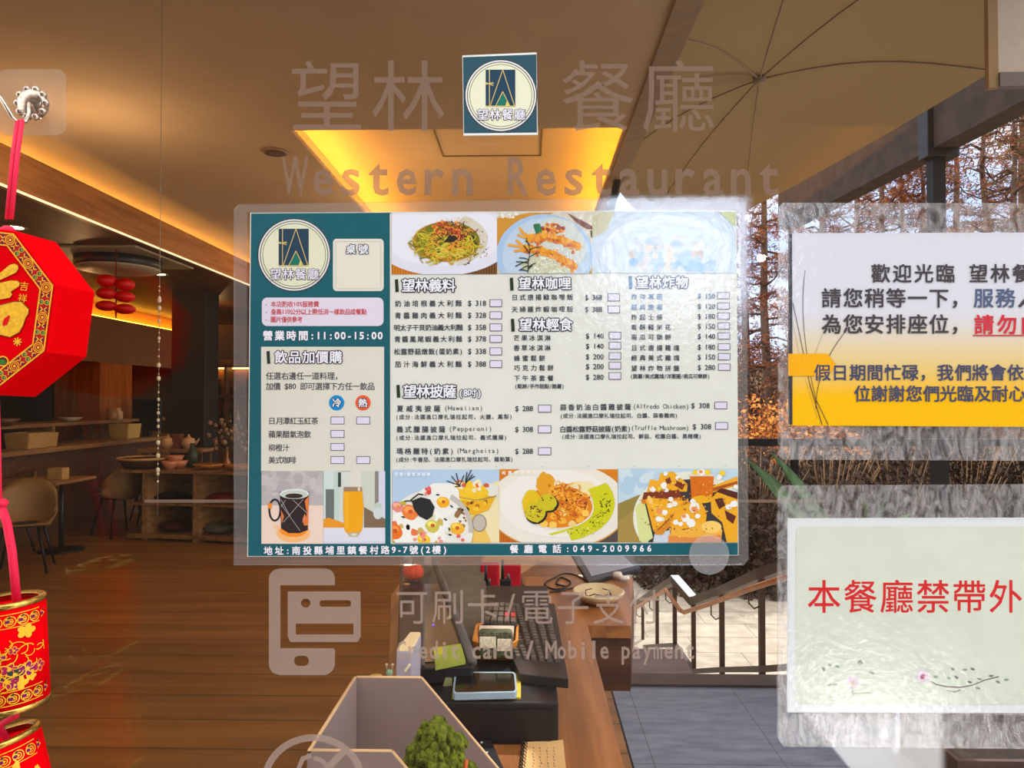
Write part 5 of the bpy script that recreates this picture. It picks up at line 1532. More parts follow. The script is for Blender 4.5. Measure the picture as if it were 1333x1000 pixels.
b.build('cards', M('white card', (226, 206, 184), .7, var=.05, scale=40), t)
b = MB()
for k in range(7): b.box((p0.x - .002 + k * .005, p0.y - .001, p0.z - .012), (p0.x + .001 + k * .005, p0.y - .0002, p0.z + .002))
b.build('printed_code', M('card ink', (90, 70, 60), .8), t)
t = thing('card_bundle', c + Vector((0, -.02, .02)), 'bundle of cards wrapped in olive lace in front of the white cards', 'cards')
b = MB(); q = at(645, 846, 1.80)
b.cbox((q.x, q.y, ZB + .050), (.082, .034, .066)); b.build('wrapper', M('olive lace', (84, 84, 56), .8, var=.5, scale=160, bump=.5), t, bevel=.008)
b = MB(); b.cbox((q.x - .018, q.y - .018, ZB + .058), (.040, .004, .028)); b.cbox((q.x + .022, q.y - .018, ZB + .052), (.034, .004, .030)); b.build('label_patch', M('cream lace', (222, 206, 176), .8, var=.2, scale=200), t, bevel=.004)

# phone on yellow notes
t = thing('sticky_notes', onz(632, 894, ZB), 'yellow note pad sticking out under the phone', 'notes')
slab([(592, 876), (678, 876), (678, 908), (588, 908)], ZB + .004, .004).build('pad', M('yellow notes', (206, 176, 50), .8), t)
t = thing('phone', onz(632, 888, ZB), 'smartphone in a light blue case lying on the cash drawer', 'phone')
def rq(px, r_, n=5):
    out = []
    N = len(px)
    for i in range(N):
        a_, p_, c_ = Vector(px[i - 1] + (0,)), Vector(px[i] + (0,)), Vector(px[(i + 1) % N] + (0,))
        u_, v_ = (a_ - p_).normalized() * r_, (c_ - p_).normalized() * r_
        for k in range(n + 1):
            f = k / n
            w__ = (p_ + u_) * (1 - f) ** 2 + p_ * 2 * f * (1 - f) + (p_ + v_) * f * f
            out.append((w__.x, w__.y))
    return out
slab(rq([(592, 874.5), (671, 874.5), (673.5, 901), (589, 903)], 5), ZB + .019, .015).build('case', M('pale blue case', (150, 172, 186), .45), t, bevel=.001)
slab(rq([(594.5, 876.2), (669, 876.2), (671, 899.3), (591.5, 901)], 4), ZB + .0198, .001).build('screen', M('phone screen', (22, 16, 12), .12), t)
t = thing('kraft_note', onz(572, 880, ZB), 'brown kraft paper note left of the phone', 'note')
slab([(552, 874), (590, 874), (588, 887), (558, 886)], ZB + .003, .003).build('paper', M('kraft', (168, 116, 40), .8, var=.1), t)
t = thing('binder_clip', onz(581, 893, ZB), 'small olive binder clip left of the phone', 'clip')
b = MB(); q = onz(582, 892, ZB); b.prism([q + Vector((-.008, -.008, 0)), q + Vector((.012, -.004, 0)), q + Vector((.010, .008, 0)), q + Vector((-.010, .004, 0))], [q + Vector((-.002, -.002, .022)), q + Vector((.012, 0, .022)), q + Vector((.011, .003, .022)), q + Vector((-.003, .002, .022))])
b.build('clip_body', M('olive clip', (140, 136, 90), .5), t)
b = MB(); b.tube([q + Vector((-.006, 0, .004)), q + Vector((-.026, -.004, .010)), q + Vector((-.028, .006, .012)), q + Vector((-.006, .006, .006))], .0012, 6); b.build('wire_handle', m_chrome, t)

# card machine / monitor lying at an angle
ZM = .99
t = thing('till_monitor', onz(560, 810, ZM), 'black till monitor lying at an angle on the left of the cash drawer', 'monitor')
mq = [(517, 872), (618, 868), (568, 733), (521, 733)]
slab(rq(mq, 6), ZM, .035).build('housing', m_black, t, bevel=.003)
slab([(551, 862), (610, 859), (573, 760), (552, 760)], ZM + .002, .002).build('screen', M('dark screen', (58, 44, 26), .25), t)
a_, c_ = onz(566, 733, ZM), onz(615, 864, ZM)
b = MB(); b.tube([a_ + Vector((0, 0, .004)), c_ + Vector((0, 0, .004))], .012, 6); b.build('edge_bumper', M('grey bumper', (96, 86, 80), .5), t)
a_, c_ = onz(551, 735, ZM), onz(551, 868, ZM)
b = MB(); b.tube([a_ + Vector((0, 0, .003)), c_ + Vector((0, 0, .003))], .004, 6); b.build('seam', MATS['grey bumper'], t)
b = MB(); b.ball(onz(564, 815, ZM) + Vector((0, 0, .002)), .004, 8); tag(b.build('power_light', emit('purple led', (.25, .1, 1), 1.5), t), 'purple power light')
t = thing('sticky_note_pad', onz(585, 852, ZM), 'lime green sticky note pad on the till monitor', 'notes')
slab([(564, 843), (600, 838), (606, 859), (567, 867)], ZM + .012, .010).build('pad', M('lime notes', (150, 158, 56), .8, var=.06), t)
slab([(564, 843), (576, 841.5), (577, 851), (565.5, 853)], ZM + .0135, .0012).build('top_note', M('yellow lime notes', (196, 180, 50), .8), t)
t = thing('paper_flag', onz(587, 803, ZM), 'tiny yellow paper triangle on the till monitor', 'paper')
slab([(583, 804), (587, 796), (591, 803)], ZM + .006, .004).build('flag', M('pale yellow', (206, 184, 90), .8), t)
t = thing('grey_mat', onz(610, 785, ZB), 'brownish grey mat between till monitor and keyboard', 'mat')
slab([(573, 735), (632, 735), (634, 812), (618, 850), (614, 850)], ZB + .004, .004).build('mat', M('grey mat', (112, 100, 82), .8, var=.12, scale=18), t)

t = thing('acrylic_box', onz(550, 768, ZM), 'small clear acrylic box at the far end of the till monitor', 'box')
a_, c_ = onz(524, 766, ZM), onz(578, 766, ZM)
acr = clear('acrylic', gloss=.05, haze=.05, hazec=(.6, .45, .3))
b = MB(); b.box((a_.x, a_.y, ZM), (c_.x, a_.y + .005, ZM + .13)); b.build('front_panel', acr, t)
b = MB(); b.box((a_.x, a_.y + .005, ZM), (a_.x + .005, a_.y + .17, ZM + .13)); b.build('side_panel', acr, t)
b = MB(); b.box(((a_.x + c_.x) / 2, a_.y + .005, ZM), ((a_.x + c_.x) / 2 + .004, a_.y + .17, ZM + .13)); b.build('divider', acr, t)
q = Vector((a_.x + .045, a_.y + .09, ZM + .075))
t = thing('pumpkin_ornament', q, 'bright orange pumpkin ornament left of the acrylic divider', 'ornament')
q = at(538, 744.5, 2.45); b = MB()
for k in range(8):
    b.ball(q + Vector((.017 * math.cos(k * PI / 4), .017 * math.sin(k * PI / 4), 0)), (.018, .018, .024), 12)
b.build('fruit', M('orange red pumpkin', (240, 66, 16), .5), t)
b = MB(); b.tube([q + Vector((0, 0, .018)), q + Vector((.001, -.004, .034))], [.006, .004], 8); b.build('stalk', M('stalk green', (70, 70, 30), .7), t)
t = thing('red_pouch', onz(538, 758, ZM), 'dark red glossy pouch under the orange pumpkin', 'pouch')
b = MB(); q2 = at(537, 758, 2.46); b.ball((q2.x, q2.y, q2.z - .006), (.030, .026, .036), 14, .06, 2); b.build('pouch', M('dark red foil', (116, 16, 18), .25), t)
t = thing('cork_stopper', onz(530, 764, ZM), 'little tan stopper beside the dark red pouch', 'stopper')
b = MB(); q2 = at(530, 763, 2.40); b.ball(q2, (.013, .012, .010), 10); b.build('stopper', M('tan cork', (214, 150, 80), .7), t)

# white upright card reader
t = thing('card_reader', at(527, 870, 1.55), 'white upright card reader standing left of the till monitor', 'card reader')
q0, q1 = at(513, 870, 1.52), at(537, 847, 1.52)
b = MB(); zt0, zt1 = at(525, 848, 1.52).z, at(535, 825, 1.62).z
b.prism([Vector((q0.x, dy(1.52), ZC)), Vector((q1.x, dy(1.52), ZC)), Vector((q1.x + .002, dy(1.60), ZC)), Vector((q0.x + .010, dy(1.60), ZC))],
        [Vector((q0.x + .004, dy(1.52), zt0)), Vector((q1.x, dy(1.52), zt0)), Vector((q1.x + .004, dy(1.62), zt1)), Vector((q0.x + .016, dy(1.62), zt1))])
b.build('housing', M('lilac white plastic', (170, 160, 172), .5), t, bevel=.004)
b = MB(); b.prism([Vector((q0.x + .005, dy(1.521), zt0 + .0)), Vector((q1.x - .001, dy(1.521), zt0)), Vector((q1.x + .003, dy(1.619), zt1)), Vector((q0.x + .017, dy(1.619), zt1))],
                  [Vector((q0.x + .007, dy(1.524), zt0 + .006)), Vector((q1.x - .003, dy(1.524), zt0 + .006)), Vector((q1.x + .001, dy(1.612), zt1 + .006)), Vector((q0.x + .019, dy(1.612), zt1 + .006))])
b.build('paper_slot', M('cream lid', (236, 206, 156), .6), t)
q2 = at(530, 869, 1.515); b = MB(); b.prism([q2 + Vector((-.006, 0, -.006)), q2 + Vector((-.002, 0, -.008)), q2 + Vector((.008, 0, .006)), q2 + Vector((.004, 0, .008))], [q2 + Vector((-.006, -.004, -.006)), q2 + Vector((-.002, -.004, -.008)), q2 + Vector((.008, -.004, .006)), q2 + Vector((.004, -.004, .008))])
b.build('light_button', M('cream button', (240, 220, 180), .5), t)
# things peeping over the file holder
t = thing('yellow_bowl', at(489, 884, 1.40), 'rounded yellow lid peeping over the back of the file holder', 'bowl')
q = at(489, 884, 1.40); b = MB(); b.lathe([(0, q.z - ZC + .008), (.012, q.z - ZC + .006), (.022, q.z - ZC - .006), (.024, q.z - ZC - .02), (.020, 0)], 20, Matrix.Translation((q.x, q.y, ZC))); b.build('lid', M('mustard', (190, 150, 70), .6), t)
t = thing('green_figurine', at(507, 878, 1.45), 'tiny pale green figurine beside the white card reader', 'figurine')
q = at(507, 876, 1.45); b = MB(); b.tube([(q.x, q.y, ZC), (q.x, q.y, q.z - .01)], [.010, .008], 10); b.ball(q, (.007, .006, .008), 10); b.build('body', M('mint', (130, 156, 130), .5), t)
b = MB(); b.ball(q + Vector((-.006, 0, .016)), .0028, 8); b.ball(q + Vector((.006, 0, .016)), .0028, 8); b.tube([q + Vector((-.005, 0, .005)), q + Vector((-.006, 0, .016))], .001, 5); b.tube([q + Vector((.005, 0, .005)), q + Vector((.006, 0, .016))], .001, 5); b.build('antennae', M('antenna', (190, 170, 150), .4), t)

# magazine file in the front
t = thing('magazine_file', at(500, 950, 1.05), 'pale lilac magazine file with slanted sides at the front of the counter', 'file holder')
m_file = M('lilac board', (150, 128, 122), .55, var=.04, scale=12)
m_edge = M('cut board edge', (232, 186, 134), .7)
def panel(px, d, th_=.005):
    a = [at(x, y, d) for x, y in px]
    return a, [v_ + Vector((0, th_, 0)) for v_ in a]
dF, dB = .917, 1.158
zx = lambda px, d: at(px, 519, d).x
def wall(name, pts, d):
    b = MB(); a = [Vector((x, dy(d), z)) for x, z in pts]; b.prism(a, [v_ + Vector((0, .005, 0)) for v_ in a]); b.build(name, m_file, t)
    e = MB()
    for p_, q_ in zip(a[1:-1], a[2:]):
        e.tube([p_ + Vector((0, .0025, 0)), q_ + Vector((0, .0025, 0))], .0026, 6)
    e.build('edge', m_edge, t)
xl, zt = -.2735, 1.158
xb1, xb2 = zx(549, dB), -.005
wall('rear_panel', [(xl, ZC + .001), (xl, zt), (xb1, zt), (xb2, .965), (xb2, ZC + .001)], dB)
wall('front_panel', [(xl, ZC + .001), (xl, zt), (zx(511, dF), zt), (xb2, .965), (xb2, ZC + .001)], dF)
b = MB(); b.box((xl - .005, dy(dF), ZC + .001), (xl, dy(dB) + .005, zt)); b.build('spine', m_file, t)
b = MB(); b.tube([(xl - .0025, dy(dF), zt), (xl - .0025, dy(dB), zt)], .0026, 6); b.build('edge', m_edge, t)
b = MB(); b.box((xl, dy(dF) + .005, ZC + .001), (xb2, dy(dB), ZC + .006)); b.build('base', m_file, t)
# chenille bush
q = at(568, 978, 1.02)
t = thing('chenille_bush', (q.x, q.y, ZC), 'moss green chenille pompom bush standing in the magazine file', 'ornament')
b = MB(); rnd = random.Random(8)
def pom(c, r_, seed):
    r2 = random.Random(seed)
    b.ball(c, r_ * .86, 16, .05, seed)
    for k in range(26):
        th_, ph = r2.uniform(0, 2 * PI), math.acos(r2.uniform(-.6, 1)); dr = Vector((math.sin(ph) * math.cos(th_), math.sin(ph) * math.sin(th_), math.cos(ph)))
        pts = [Vector(c) + dr * r_ * .4, Vector(c) + dr * r_ * .95, Vector(c) + dr * r_ * 1.02 + Vector((0, 0, -r_ * .3))]
        b.tube(pts, [r_ * .22, r_ * .26, r_ * .20], 7)
        b.ball(pts[2], r_ * .20, 7)
for px, py, d, r_, s_ in ((567, 957, 1.0, .0235, 1), (545, 978, 1.0, .016, 2), (593, 967, 1.02, .016, 3), (562, 985, .985, .018, 4), (588, 990, 1.0, .017, 5), (537, 995, 1.0, .014, 6), (570, 1003, .985, .018, 7), (610, 1003, 1.03, .012, 8)):
    pom(at(px, py, d), r_, s_)
b.build('pompoms', M('moss chenille', (118, 128, 22), .9, var=.4, scale=160, bump=.8), t)
b = MB(); b.tube([(q.x, q.y, ZC + .006), (q.x, q.y, q.z)], .008, 8); b.build('stem', M('wire stem', (60, 70, 30), .7), t)
b = MB(); b.tube([at(604, 1004, 1.0), at(607, 990, 1.0)], [.004, .003], 8); tag(b.build('orange_bud', M('orange bud', (230, 110, 50), .7), t), 'small orange bud')

# spiral notebook at the front
t = thing('spiral_notebook', onz(708, 985, ZC), 'spiral bound notebook with handwriting in front of the cash drawer', 'notebook')
slab([(684, 966), (733, 963), (741, 1040), (676, 1040)], ZC + .010, .010).build('pages', M('kraft pages', (216, 168, 108), .8, var=.04), t)
b = MB(); a_, c_ = onz(683, 967, ZC + .010), onz(675, 1040, ZC + .010)
for k in range(16):
    p_ = a_.lerp(c_, (k + .5) / 16)
    b.tube([p_ + Vector((.006 * math.cos(j * PI / 4), 0, .006 * math.sin(j * PI / 4))) for j in range(8)], .0012, 5, closed=True)
b.build('spiral', M('black wire', (40, 34, 32), .4), t)
b = MB(); rnd = random.Random(12)
for k in range(4):
    for j in range(9):
        x, y = 694 + k * 9 + rnd.uniform(-1, 1), 974 + j * 4
        p_ = onz(x, y, ZC + .0106); w__ = rnd.uniform(.003, .007)
        b.box((p_.x, p_.y, ZC + .010), (p_.x + w__ * .4, p_.y + .002, ZC + .0106)); b.box((p_.x, p_.y, ZC + .010), (p_.x + .001, p_.y + w__, ZC + .0106))
b.build('handwriting', M('pencil marks', (120, 86, 60), .8), t)
t = thing('woven_strap', onz(630, 965, ZC), 'black studded strap along the right of the magazine file', 'strap')
slab([(600, 917), (618, 917), (660, 1010), (648, 1030)], ZC + .012, .012).build('strap', m_black, t)
b = MB()
for k in range(7):
    p_ = onz(606 + k * 7, 928 + k * 13, ZC + .012); b.ball(p_, .0025, 8)
b.build('studs', M('white studs', (196, 190, 180), .4), t)

# dark timber planter at the lower right on the terrace
t = thing('timber_planter', (1.95, dy(3.05), 0), 'dark brown timber planter box at the bottom right corner', 'planter')
a_ = at(1246, 972, 2.95)
b = MB(); b.box((a_.x, dy(2.95), 0), (a_.x + .9, dy(2.97), .17)); b.box((a_.x, dy(3.38), 0), (a_.x + .9, dy(3.40), .17)); b.box((a_.x, dy(2.97), 0), (a_.x + .02, dy(3.38), .17)); b.box((a_.x + .88, dy(2.97), 0), (a_.x + .9, dy(3.38), .17)); b.build('boards', wood('planter board', (50, 28, 18), (78, 44, 26), 'X', .08, 1.5, .6), t)
b = MB(); b.box((a_.x + .02, dy(2.97), 0), (a_.x + .88, dy(3.38), .14)); b.build('soil', M('soil', (44, 32, 24), .95, var=.3, scale=30, bump=.5), t)
# things along the back of the worktop
t = thing('red_packet', onz(636, 760, ZC), 'glossy red packet behind the left walkie talkie', 'packet')
a_ = at(625, 768, 2.72); c_ = at(650, 733, 2.72)
b = MB(); b.box((a_.x, a_.y, ZC), (c_.x, a_.y + .02, c_.z)); b.build('packet', M('glossy red', (196, 24, 44), .25, var=.1, scale=30), t, bevel=.008)
t = thing('red_packet', onz(672, 760, ZC), 'red card packet with white marks right of the two walkie talkies', 'packet')
a_ = at(666, 768, 2.74); c_ = at(678, 736, 2.74)
b = MB(); b.box((a_.x - .035, a_.y, ZC), (c_.x, a_.y + .02, c_.z)); b.build('packet', MATS['glossy red'], t, bevel=.004)
for (px, yt, yb, w_, lb) in ((634.5, 752, 785, .011, 'black walkie talkie with silver side in front of the red packet'), (658, 746, 790, .020, 'wider black walkie talkie beside the keyboard top')):
    q0, q1 = at(px, yb, 2.60), at(px, yt, 2.60)
    t = thing('walkie_talkie', (q0.x, q0.y, ZC), lb, 'walkie talkie')
    b = MB(); b.box((q0.x - w_, q0.y - .012, ZC), (q0.x + w_, q0.y + .014, q1.z - .02)); b.build('body', m_black, t, bevel=.004)
    b = MB(); b.cyl((q0.x - w_ * .5, q0.y, q1.z - .02), (q0.x - w_ * .5, q0.y, q1.z + .045), .006, .004, 10); b.build('aerial', m_black, t)
    b = MB(); b.cyl((q0.x + w_ * .5, q0.y, q1.z - .02), (q0.x + w_ * .5, q0.y, q1.z - .005), .006, n=10); b.build('knob', MATS['grey bumper'], t)
    if w_ < .015:
        b = MB(); b.box((q0.x - w_ - .004, q0.y - .008, ZC + .02), (q0.x - w_, q0.y + .008, q1.z - .03)); b.build('belt_clip', m_chrome, t)
t = thing('charging_cable', onz(735, 765, ZC), 'thin dark cable looping on the worktop right of the keyboard', 'cable')
pts = [(678, 748), (680, 760), (690, 770), (712, 771), (735, 768), (765, 760), (752, 750), (735, 747), (722, 752), (709, 760), (720, 767), (733, 766), (743, 758), (730, 752), (724, 760), (740, 764)]
P_ = [onz(x, y, ZC + .004) for x, y in pts]; sm_ = []
for i in range(len(P_) - 1):
    p0_, p1_, p2_, p3_ = P_[max(0, i - 1)], P_[i], P_[i + 1], P_[min(len(P_) - 1, i + 2)]
    for k in range(5):
        f = k / 5; sm_.append(.5 * ((2 * p1_) + (p2_ - p0_) * f + (2 * p0_ - 5 * p1_ + 4 * p2_ - p3_) * f * f + (3 * p1_ - p0_ - 3 * p2_ + p3_) * f ** 3))
b = MB(); b.tube(sm_, .0035, 6); b.build('cable', m_black, t)
t = thing('tablet', onz(800, 742, ZC), 'tablet with grey screen in a black frame at the back of the worktop', 'tablet')
slab([(740, 715), (766, 758), (834, 739), (812, 715)], ZC + .016, .016).build('frame', m_black, t, bevel=.003)
slab([(752, 719), (770, 750), (826, 737), (806, 719)], ZC + .0175, .0016).build('screen', M('grey screen', (128, 124, 128), .35), t)
b = MB()
for k in range(7): 
    p_ = onz(790 + k * 4, 736 + (k % 2) * 2 - k * .6, ZC + .0185); b.box((p_.x, p_.y, ZC + .0176), (p_.x + .007, p_.y + .012, ZC + .0182))
b.build('screen_text', M('screen ink', (80, 80, 86), .6), t)
t = thing('folded_tag', onz(807, 752, ZC), 'crumpled white paper tag in front of the tablet', 'paper')
b = MB(); q = onz(806, 753, ZC + .01); b.ball(q + Vector((-.006, 0, .012)), (.022, .018, .016), 9, .25, 3); b.ball(q + Vector((.018, -.01, .004)), (.026, .016, .010), 9, .25, 4); b.build('paper', M('crumpled paper', (226, 212, 196), .8), t)
q = onz(779, 783, ZC)
t = thing('oval_tray', q, 'cream oval ceramic tray at the right end of the worktop', 'tray')
b = MB(); b.lathe([(0, .004), (.062, .004), (.080, .018), (.095, .030), (.088, .034), (.066, .012), (0, .010)], 36, Matrix.Translation(q) @ Matrix.Diagonal((1, 1.15, 1.25, 1))); b.build('dish', m_cream, t)
t = thing('spectacles', q + Vector((.01, 0, .03)), 'dark framed spectacles lying in the cream oval tray', 'spectacles')
b = MB()
for s_ in (-1, 1):
    b.tube([q + Vector((s_ * .026 + .02 * math.cos(k * PI / 7) - .0, .015 * math.sin(k * PI / 7) - .01, .022 + .004 * math.sin(k))) for k in range(14)], .0022, 6, closed=True)
b.tube([q + Vector((-.006, -.008, .025)), q + Vector((.006, -.008, .025))], .002, 6)
b.build('rims', M('dark frames', (60, 44, 38), .4), t)
b = MB()
for s_ in (-1, 1): b.tube([q + Vector((s_ * .046, -.008, .024)), q + Vector((s_ * .044, .04, .030)), q + Vector((s_ * .02, .055, .032))], .002, 6)
b.build('temples', MATS['dark frames'], t)

# ------------------------------------------------------------------ inside the restaurant
# cassette air conditioner
c = at(200, 333, 6.9)
t = thing('ceiling_air_conditioner', (c.x, c.y, zs), 'round ceiling air conditioner cassette in the dark wooden soffit', 'air conditioner')
c = Vector((-3.86, dy(6.75), zs)); m_ac = M('grey plastic', (150, 134, 104), .6, var=.04)
b = MB(); b.box((c.x - .46, c.y - .55, zs - .02), (c.x + .46, c.y + .55, zs)); b.build('panel', m_ac, t, bevel=.01)
b = MB(); b.lathe([(.30, -.025), (.37, -.02), (.37, -.10), (.33, -.12), (.30, -.10)], 40, Matrix.Translation(c)); b.build('louver_ring', m_black, t)
b = MB(); b.lathe([(0, -.15), (.22, -.145), (.35, -.125), (.36, -.105), (.30, -.09), (0, -.09)], 40, Matrix.Translation(c)); b.build('grille', m_ac, t)
# downlights
e_dl = emit('downlight lens', (1, .66, .26), 14)
GD = 'downlights in the wooden soffit'
DL = [(98, 328, 'brightest oval downlight right of the red lantern'), (121, 336, 'small downlight beside the brightest oval one'), (20, 296, 'downlight just above the lantern top'), (208, 357, 'downlight below the air conditioner near the black column')]
for i, (px, py, lb) in enumerate(DL):
    q = onz(px, py, zs)
    t = thing('downlight', q, lb, 'downlight', GD)
    rr_ = .075
    b = MB(); b.lathe([(rr_ * .75, -.002), (rr_, -.006), (rr_ * 1.15, 0), (rr_ * .75, .0)], 20, Matrix.Translation(q)); b.build('ring', MATS['grey plastic'], t)
    b = MB(); b.lathe([(0, -.004), (rr_ * .75, -.004), (rr_ * .75, 0), (0, 0)], 20, Matrix.Translation(q)); b.build('lens', e_dl, t)
q = onz(358, 197, zc)
t = thing('ceiling_speaker', q, 'dim round ceiling speaker left of the lit coffer', 'speaker')
b = MB(); b.lathe([(0, -.012), (.07, -.012), (.085, -.004), (.085, 0), (0, 0)], 24, Matrix.Translation(q)); b.build('cover', M('brown grille', (92, 62, 36), .7), t)
b = MB(); b.lathe([(.07, -.013), (.078, -.016), (.086, -.006), (.086, 0), (.07, 0)], 24, Matrix.Translation(q)); b.build('bezel', M('tan bezel', (150, 118, 80), .6), t)
# hanging cluster of red lanterns
c = at(151, 385, 6.3)
t = thing('lantern_cluster', (c.x, c.y, zs), 'three tiers of small red lanterns hanging from the soffit', 'lantern')
b = MB(); b.tube([(c.x, c.y, zs), (c.x, c.y, c.z - .2)], .006, 6); b.build('cord', M('dark red cord', (110, 10, 14), .8), t)
m_rl = M('red lantern silk', (200, 10, 8), .5, var=.1, scale=8)
for py, w_, h_ in ((368, .085, .058), (384, .085, .05), (400, .09, .045)):
    for s_ in (-.065, .06):
        q = at(151, py, 6.3) + Vector((s_, 0.03 * s_ / .06, .008 if s_ < 0 else -.012))
        b = MB(); b.ball(q, (w_, w_, h_), 16); b.build('globe', m_rl, t)
b = MB(); q = at(151, 410, 6.3); b.tube([q + Vector((0, 0, .03)), q + Vector((0, 0, -.03))], [.012, .004], 6); b.build('tassel', MATS['dark red cord'], t)
# bead string
c0, c1 = at(208, 330, 2.6), at(205, 672, 2.6)
t = thing('bead_string', c0, 'thin string of tiny glass beads hanging inside the glass', 'bead string')
b = MB(); b.tube([Vector((c0.x, c0.y, zs + .36)), c1], .0012, 4); b.build('thread', M('clear thread', (160, 140, 110), .4), t)
b = MB(); rnd = random.Random(6); z = c0.z - .12
while z > c1.z:
    f = (c0.z - z) / (c0.z - c1.z); x = c0.x + (c1.x - c0.x) * f
    r_ = rnd.choice([.003, .004, .006, .008]); b.ball((x, c0.y, z), (r_, r_, r_ * 1.3), 7); z -= rnd.uniform(.010, .034) if rnd.random() > .08 else .14
b.build('beads', M('glass beads', (236, 214, 170), .1, 0.0, spec=1.0), t)

# kitchen counter along the left with shelf
m_ctr = wood('counter wood', (120, 80, 40), (166, 118, 64), 'Y', 0, 1.2, .5)
xc = -5.35
t = thing('kitchen_counter', (xc, dy(9), 0), 'long wooden kitchen counter with a raised shelf along the left', 'counter')
b = MB(); b.box((-6.2, dy(5.5), 1.0), (xc, dy(11.6), 1.05)); b.build('worktop', m_ctr, t)
b = MB(); b.box((-6.2, dy(5.5), 1.27), (xc - .30, dy(11.2), 1.31)); b.build('shelf', m_ctr, t)
for d in (6.0, 7.3, 8.6, 9.9, 11.1):
    b = MB(); b.box((-6.15, dy(d) - .02, 1.05), (xc - .33, dy(d) + .02, 1.27)); b.build('support', m_ctr, t)
b = MB(); b.box((-6.1, dy(5.5), 0), (xc - .18, dy(11.6), 1.0)); b.build('cabinet', m_darkoak, t)
# crates and pots on the counter
def crate(px, py, d, w_, h_, lb, mat, name='serving_tray', cat='container'):
    q = at(px, py, d); t = thing(name, (q.x, q.y, q.z), lb, cat)
    rbox_open(Vector((q.x, q.y, q.z)), w_, w_ * .8, h_, .012, .03, 'body', mat, t)
m_tan = M('tan container', (176, 132, 72), .6, var=.1)
def on_ctr(px, d, x=None):
    return at(px, 519, d)
def put(px, x, z, name, lb, cat, mat, prof, n=16):
    r_ = ray(px, 519); d = x / r_.x; q = Vector((x, dy(d), z))
    t = thing(name, q, lb, cat)
    b = MB(); b.lathe(prof, n, Matrix.Translation(q)); b.build('body', mat, t)
    return t, q
def crate2(px, x, z, w_, dpt, h_, name, lb, cat, mat):
    r_ = ray(px, 519); d = x / r_.x; q = Vector((x, dy(d), z)); t = thing(name, q, lb, cat)
    rbox_open(q, w_, dpt, h_, .012, .02, 'body', mat, t)
    return t, q
crate2(36, -5.60, 1.05, .3, .36, .17, 'storage_basket', 'tan basket under the shelf, nearest the lantern', 'basket', m_tan)
crate2(56, -5.60, 1.05, .24, .24, .16, 'storage_basket', 'narrower tan basket right of the first one under the shelf', 'basket', m_tan)
crate2(163, -5.62, 1.05, .3, .34, .20, 'storage_box', 'pale yellow box on the far half of the kitchen counter', 'box', M('straw box', (206, 166, 84), .6))
def monitor(px, x, z, w_, h_, lb):
    r_ = ray(px, 519); d = x / r_.x; q = Vector((x, dy(d), z)); t = thing('monitor', q, lb, 'monitor')
    b = MB(); b.box((q.x - .05, q.y - .05, z), (q.x + .05, q.y + .05, z + .12)); b.build('stand', m_black, t)
    b = MB(); b.box((q.x - w_ / 2, q.y - .03, z + .08), (q.x + w_ / 2, q.y + .03, z + .08 + h_)); b.build('panel', m_black, t, bevel=.01)
    b = MB(); b.box((q.x - w_ / 2 + .02, q.y - .034, z + .10), (q.x + w_ / 2 - .02, q.y - .0301, z + .06 + h_)); b.build('screen', M('unlit screen', (14, 14, 16), .2), t)
monitor(192, -5.55, 1.05, .42, .46, 'black monitor on the kitchen counter left of the column')
put(146, -5.66, 1.31, 'jar', 'brown jar standing on the raised shelf, left of the pale one', 'jar', M('brown jar', (160, 104, 56), .5), [(0, 0), (.07, 0), (.08, .05), (.06, .14), (.04, .16), (0, .16)])
put(154, -5.66, 1.31, 'jar', 'pale jar standing on the raised shelf near the monitor', 'jar', M('pale jar', (206, 170, 120), .5), [(0, 0), (.06, 0), (.06, .10), (.03, .13), (.03, .16), (0, .16)])
put(92, -5.66, 1.31, 'bowl', 'shallow bowl on the raised kitchen shelf', 'bowl', M('silver bowl', (150, 130, 100), .4), [(0, .01), (.05, .0), (.14, .06), (.13, .06), (.05, .015)])
put(8, -5.5, 1.31, 'bowl', 'dark bowl on the raised shelf behind the lantern cord', 'bowl', m_darkoak, [(0, .01), (.05, .0), (.14, .08), (.13, .08), (.05, .015)])
# screen and dark doorway behind
t = thing('wall_screen', at(95, 515, 9.6), 'dim bluish framed picture on the kitchen wall right of the lantern', 'picture')
x_ = -7.39
r_ = ray(97, 519); d = x_ / r_.x
b = MB(); b.box((x_, dy(d) - .55, 1.30), (x_ + .03, dy(d) + .45, 1.98)); b.build('frame', m_black, t)
b = MB(); b.box((x_ + .031, dy(d) - .50, 1.34), (x_ + .035, dy(d) + .40, 1.94)); b.build('picture', M('bluish print', (78, 62, 110), .6, var=.6, scale=5), t)

# liquor shelves at the back
t = thing('back_shelf', at(283, 520, 12.2), 'shelf unit with glowing amber back right of the black column', 'shelf')
a_, c_ = at(255, 520, 12.9), at(345, 520, 12.9)
b = MB(); b.box((a_.x, a_.y + .06, .0), (c_.x, a_.y + .10, 2.3)); b.build('back_panel', M('amber back', (150, 96, 40), .6, var=.2, scale=4), t)
for z in (.95, 1.12, 1.62, 2.15):
    b = MB(); b.box((a_.x, a_.y - .28, z), (c_.x, a_.y + .06, z + .035)); b.build('shelf_board', m_darkoak, t)
for x in (a_.x, (a_.x + c_.x) / 2, c_.x - .04):
    b = MB(); b.box((x, a_.y - .28, 0), (x + .04, a_.y + .06, 2.2)); b.build('upright', m_darkoak, t)
b = MB(); b.box((a_.x + .1, a_.y - .02, 2.13), (c_.x - .1, a_.y + .02, 2.148)); b.build('lamp', emit('shelf lamp', (1, .5, .12), 10), t)
rnd = random.Random(17)
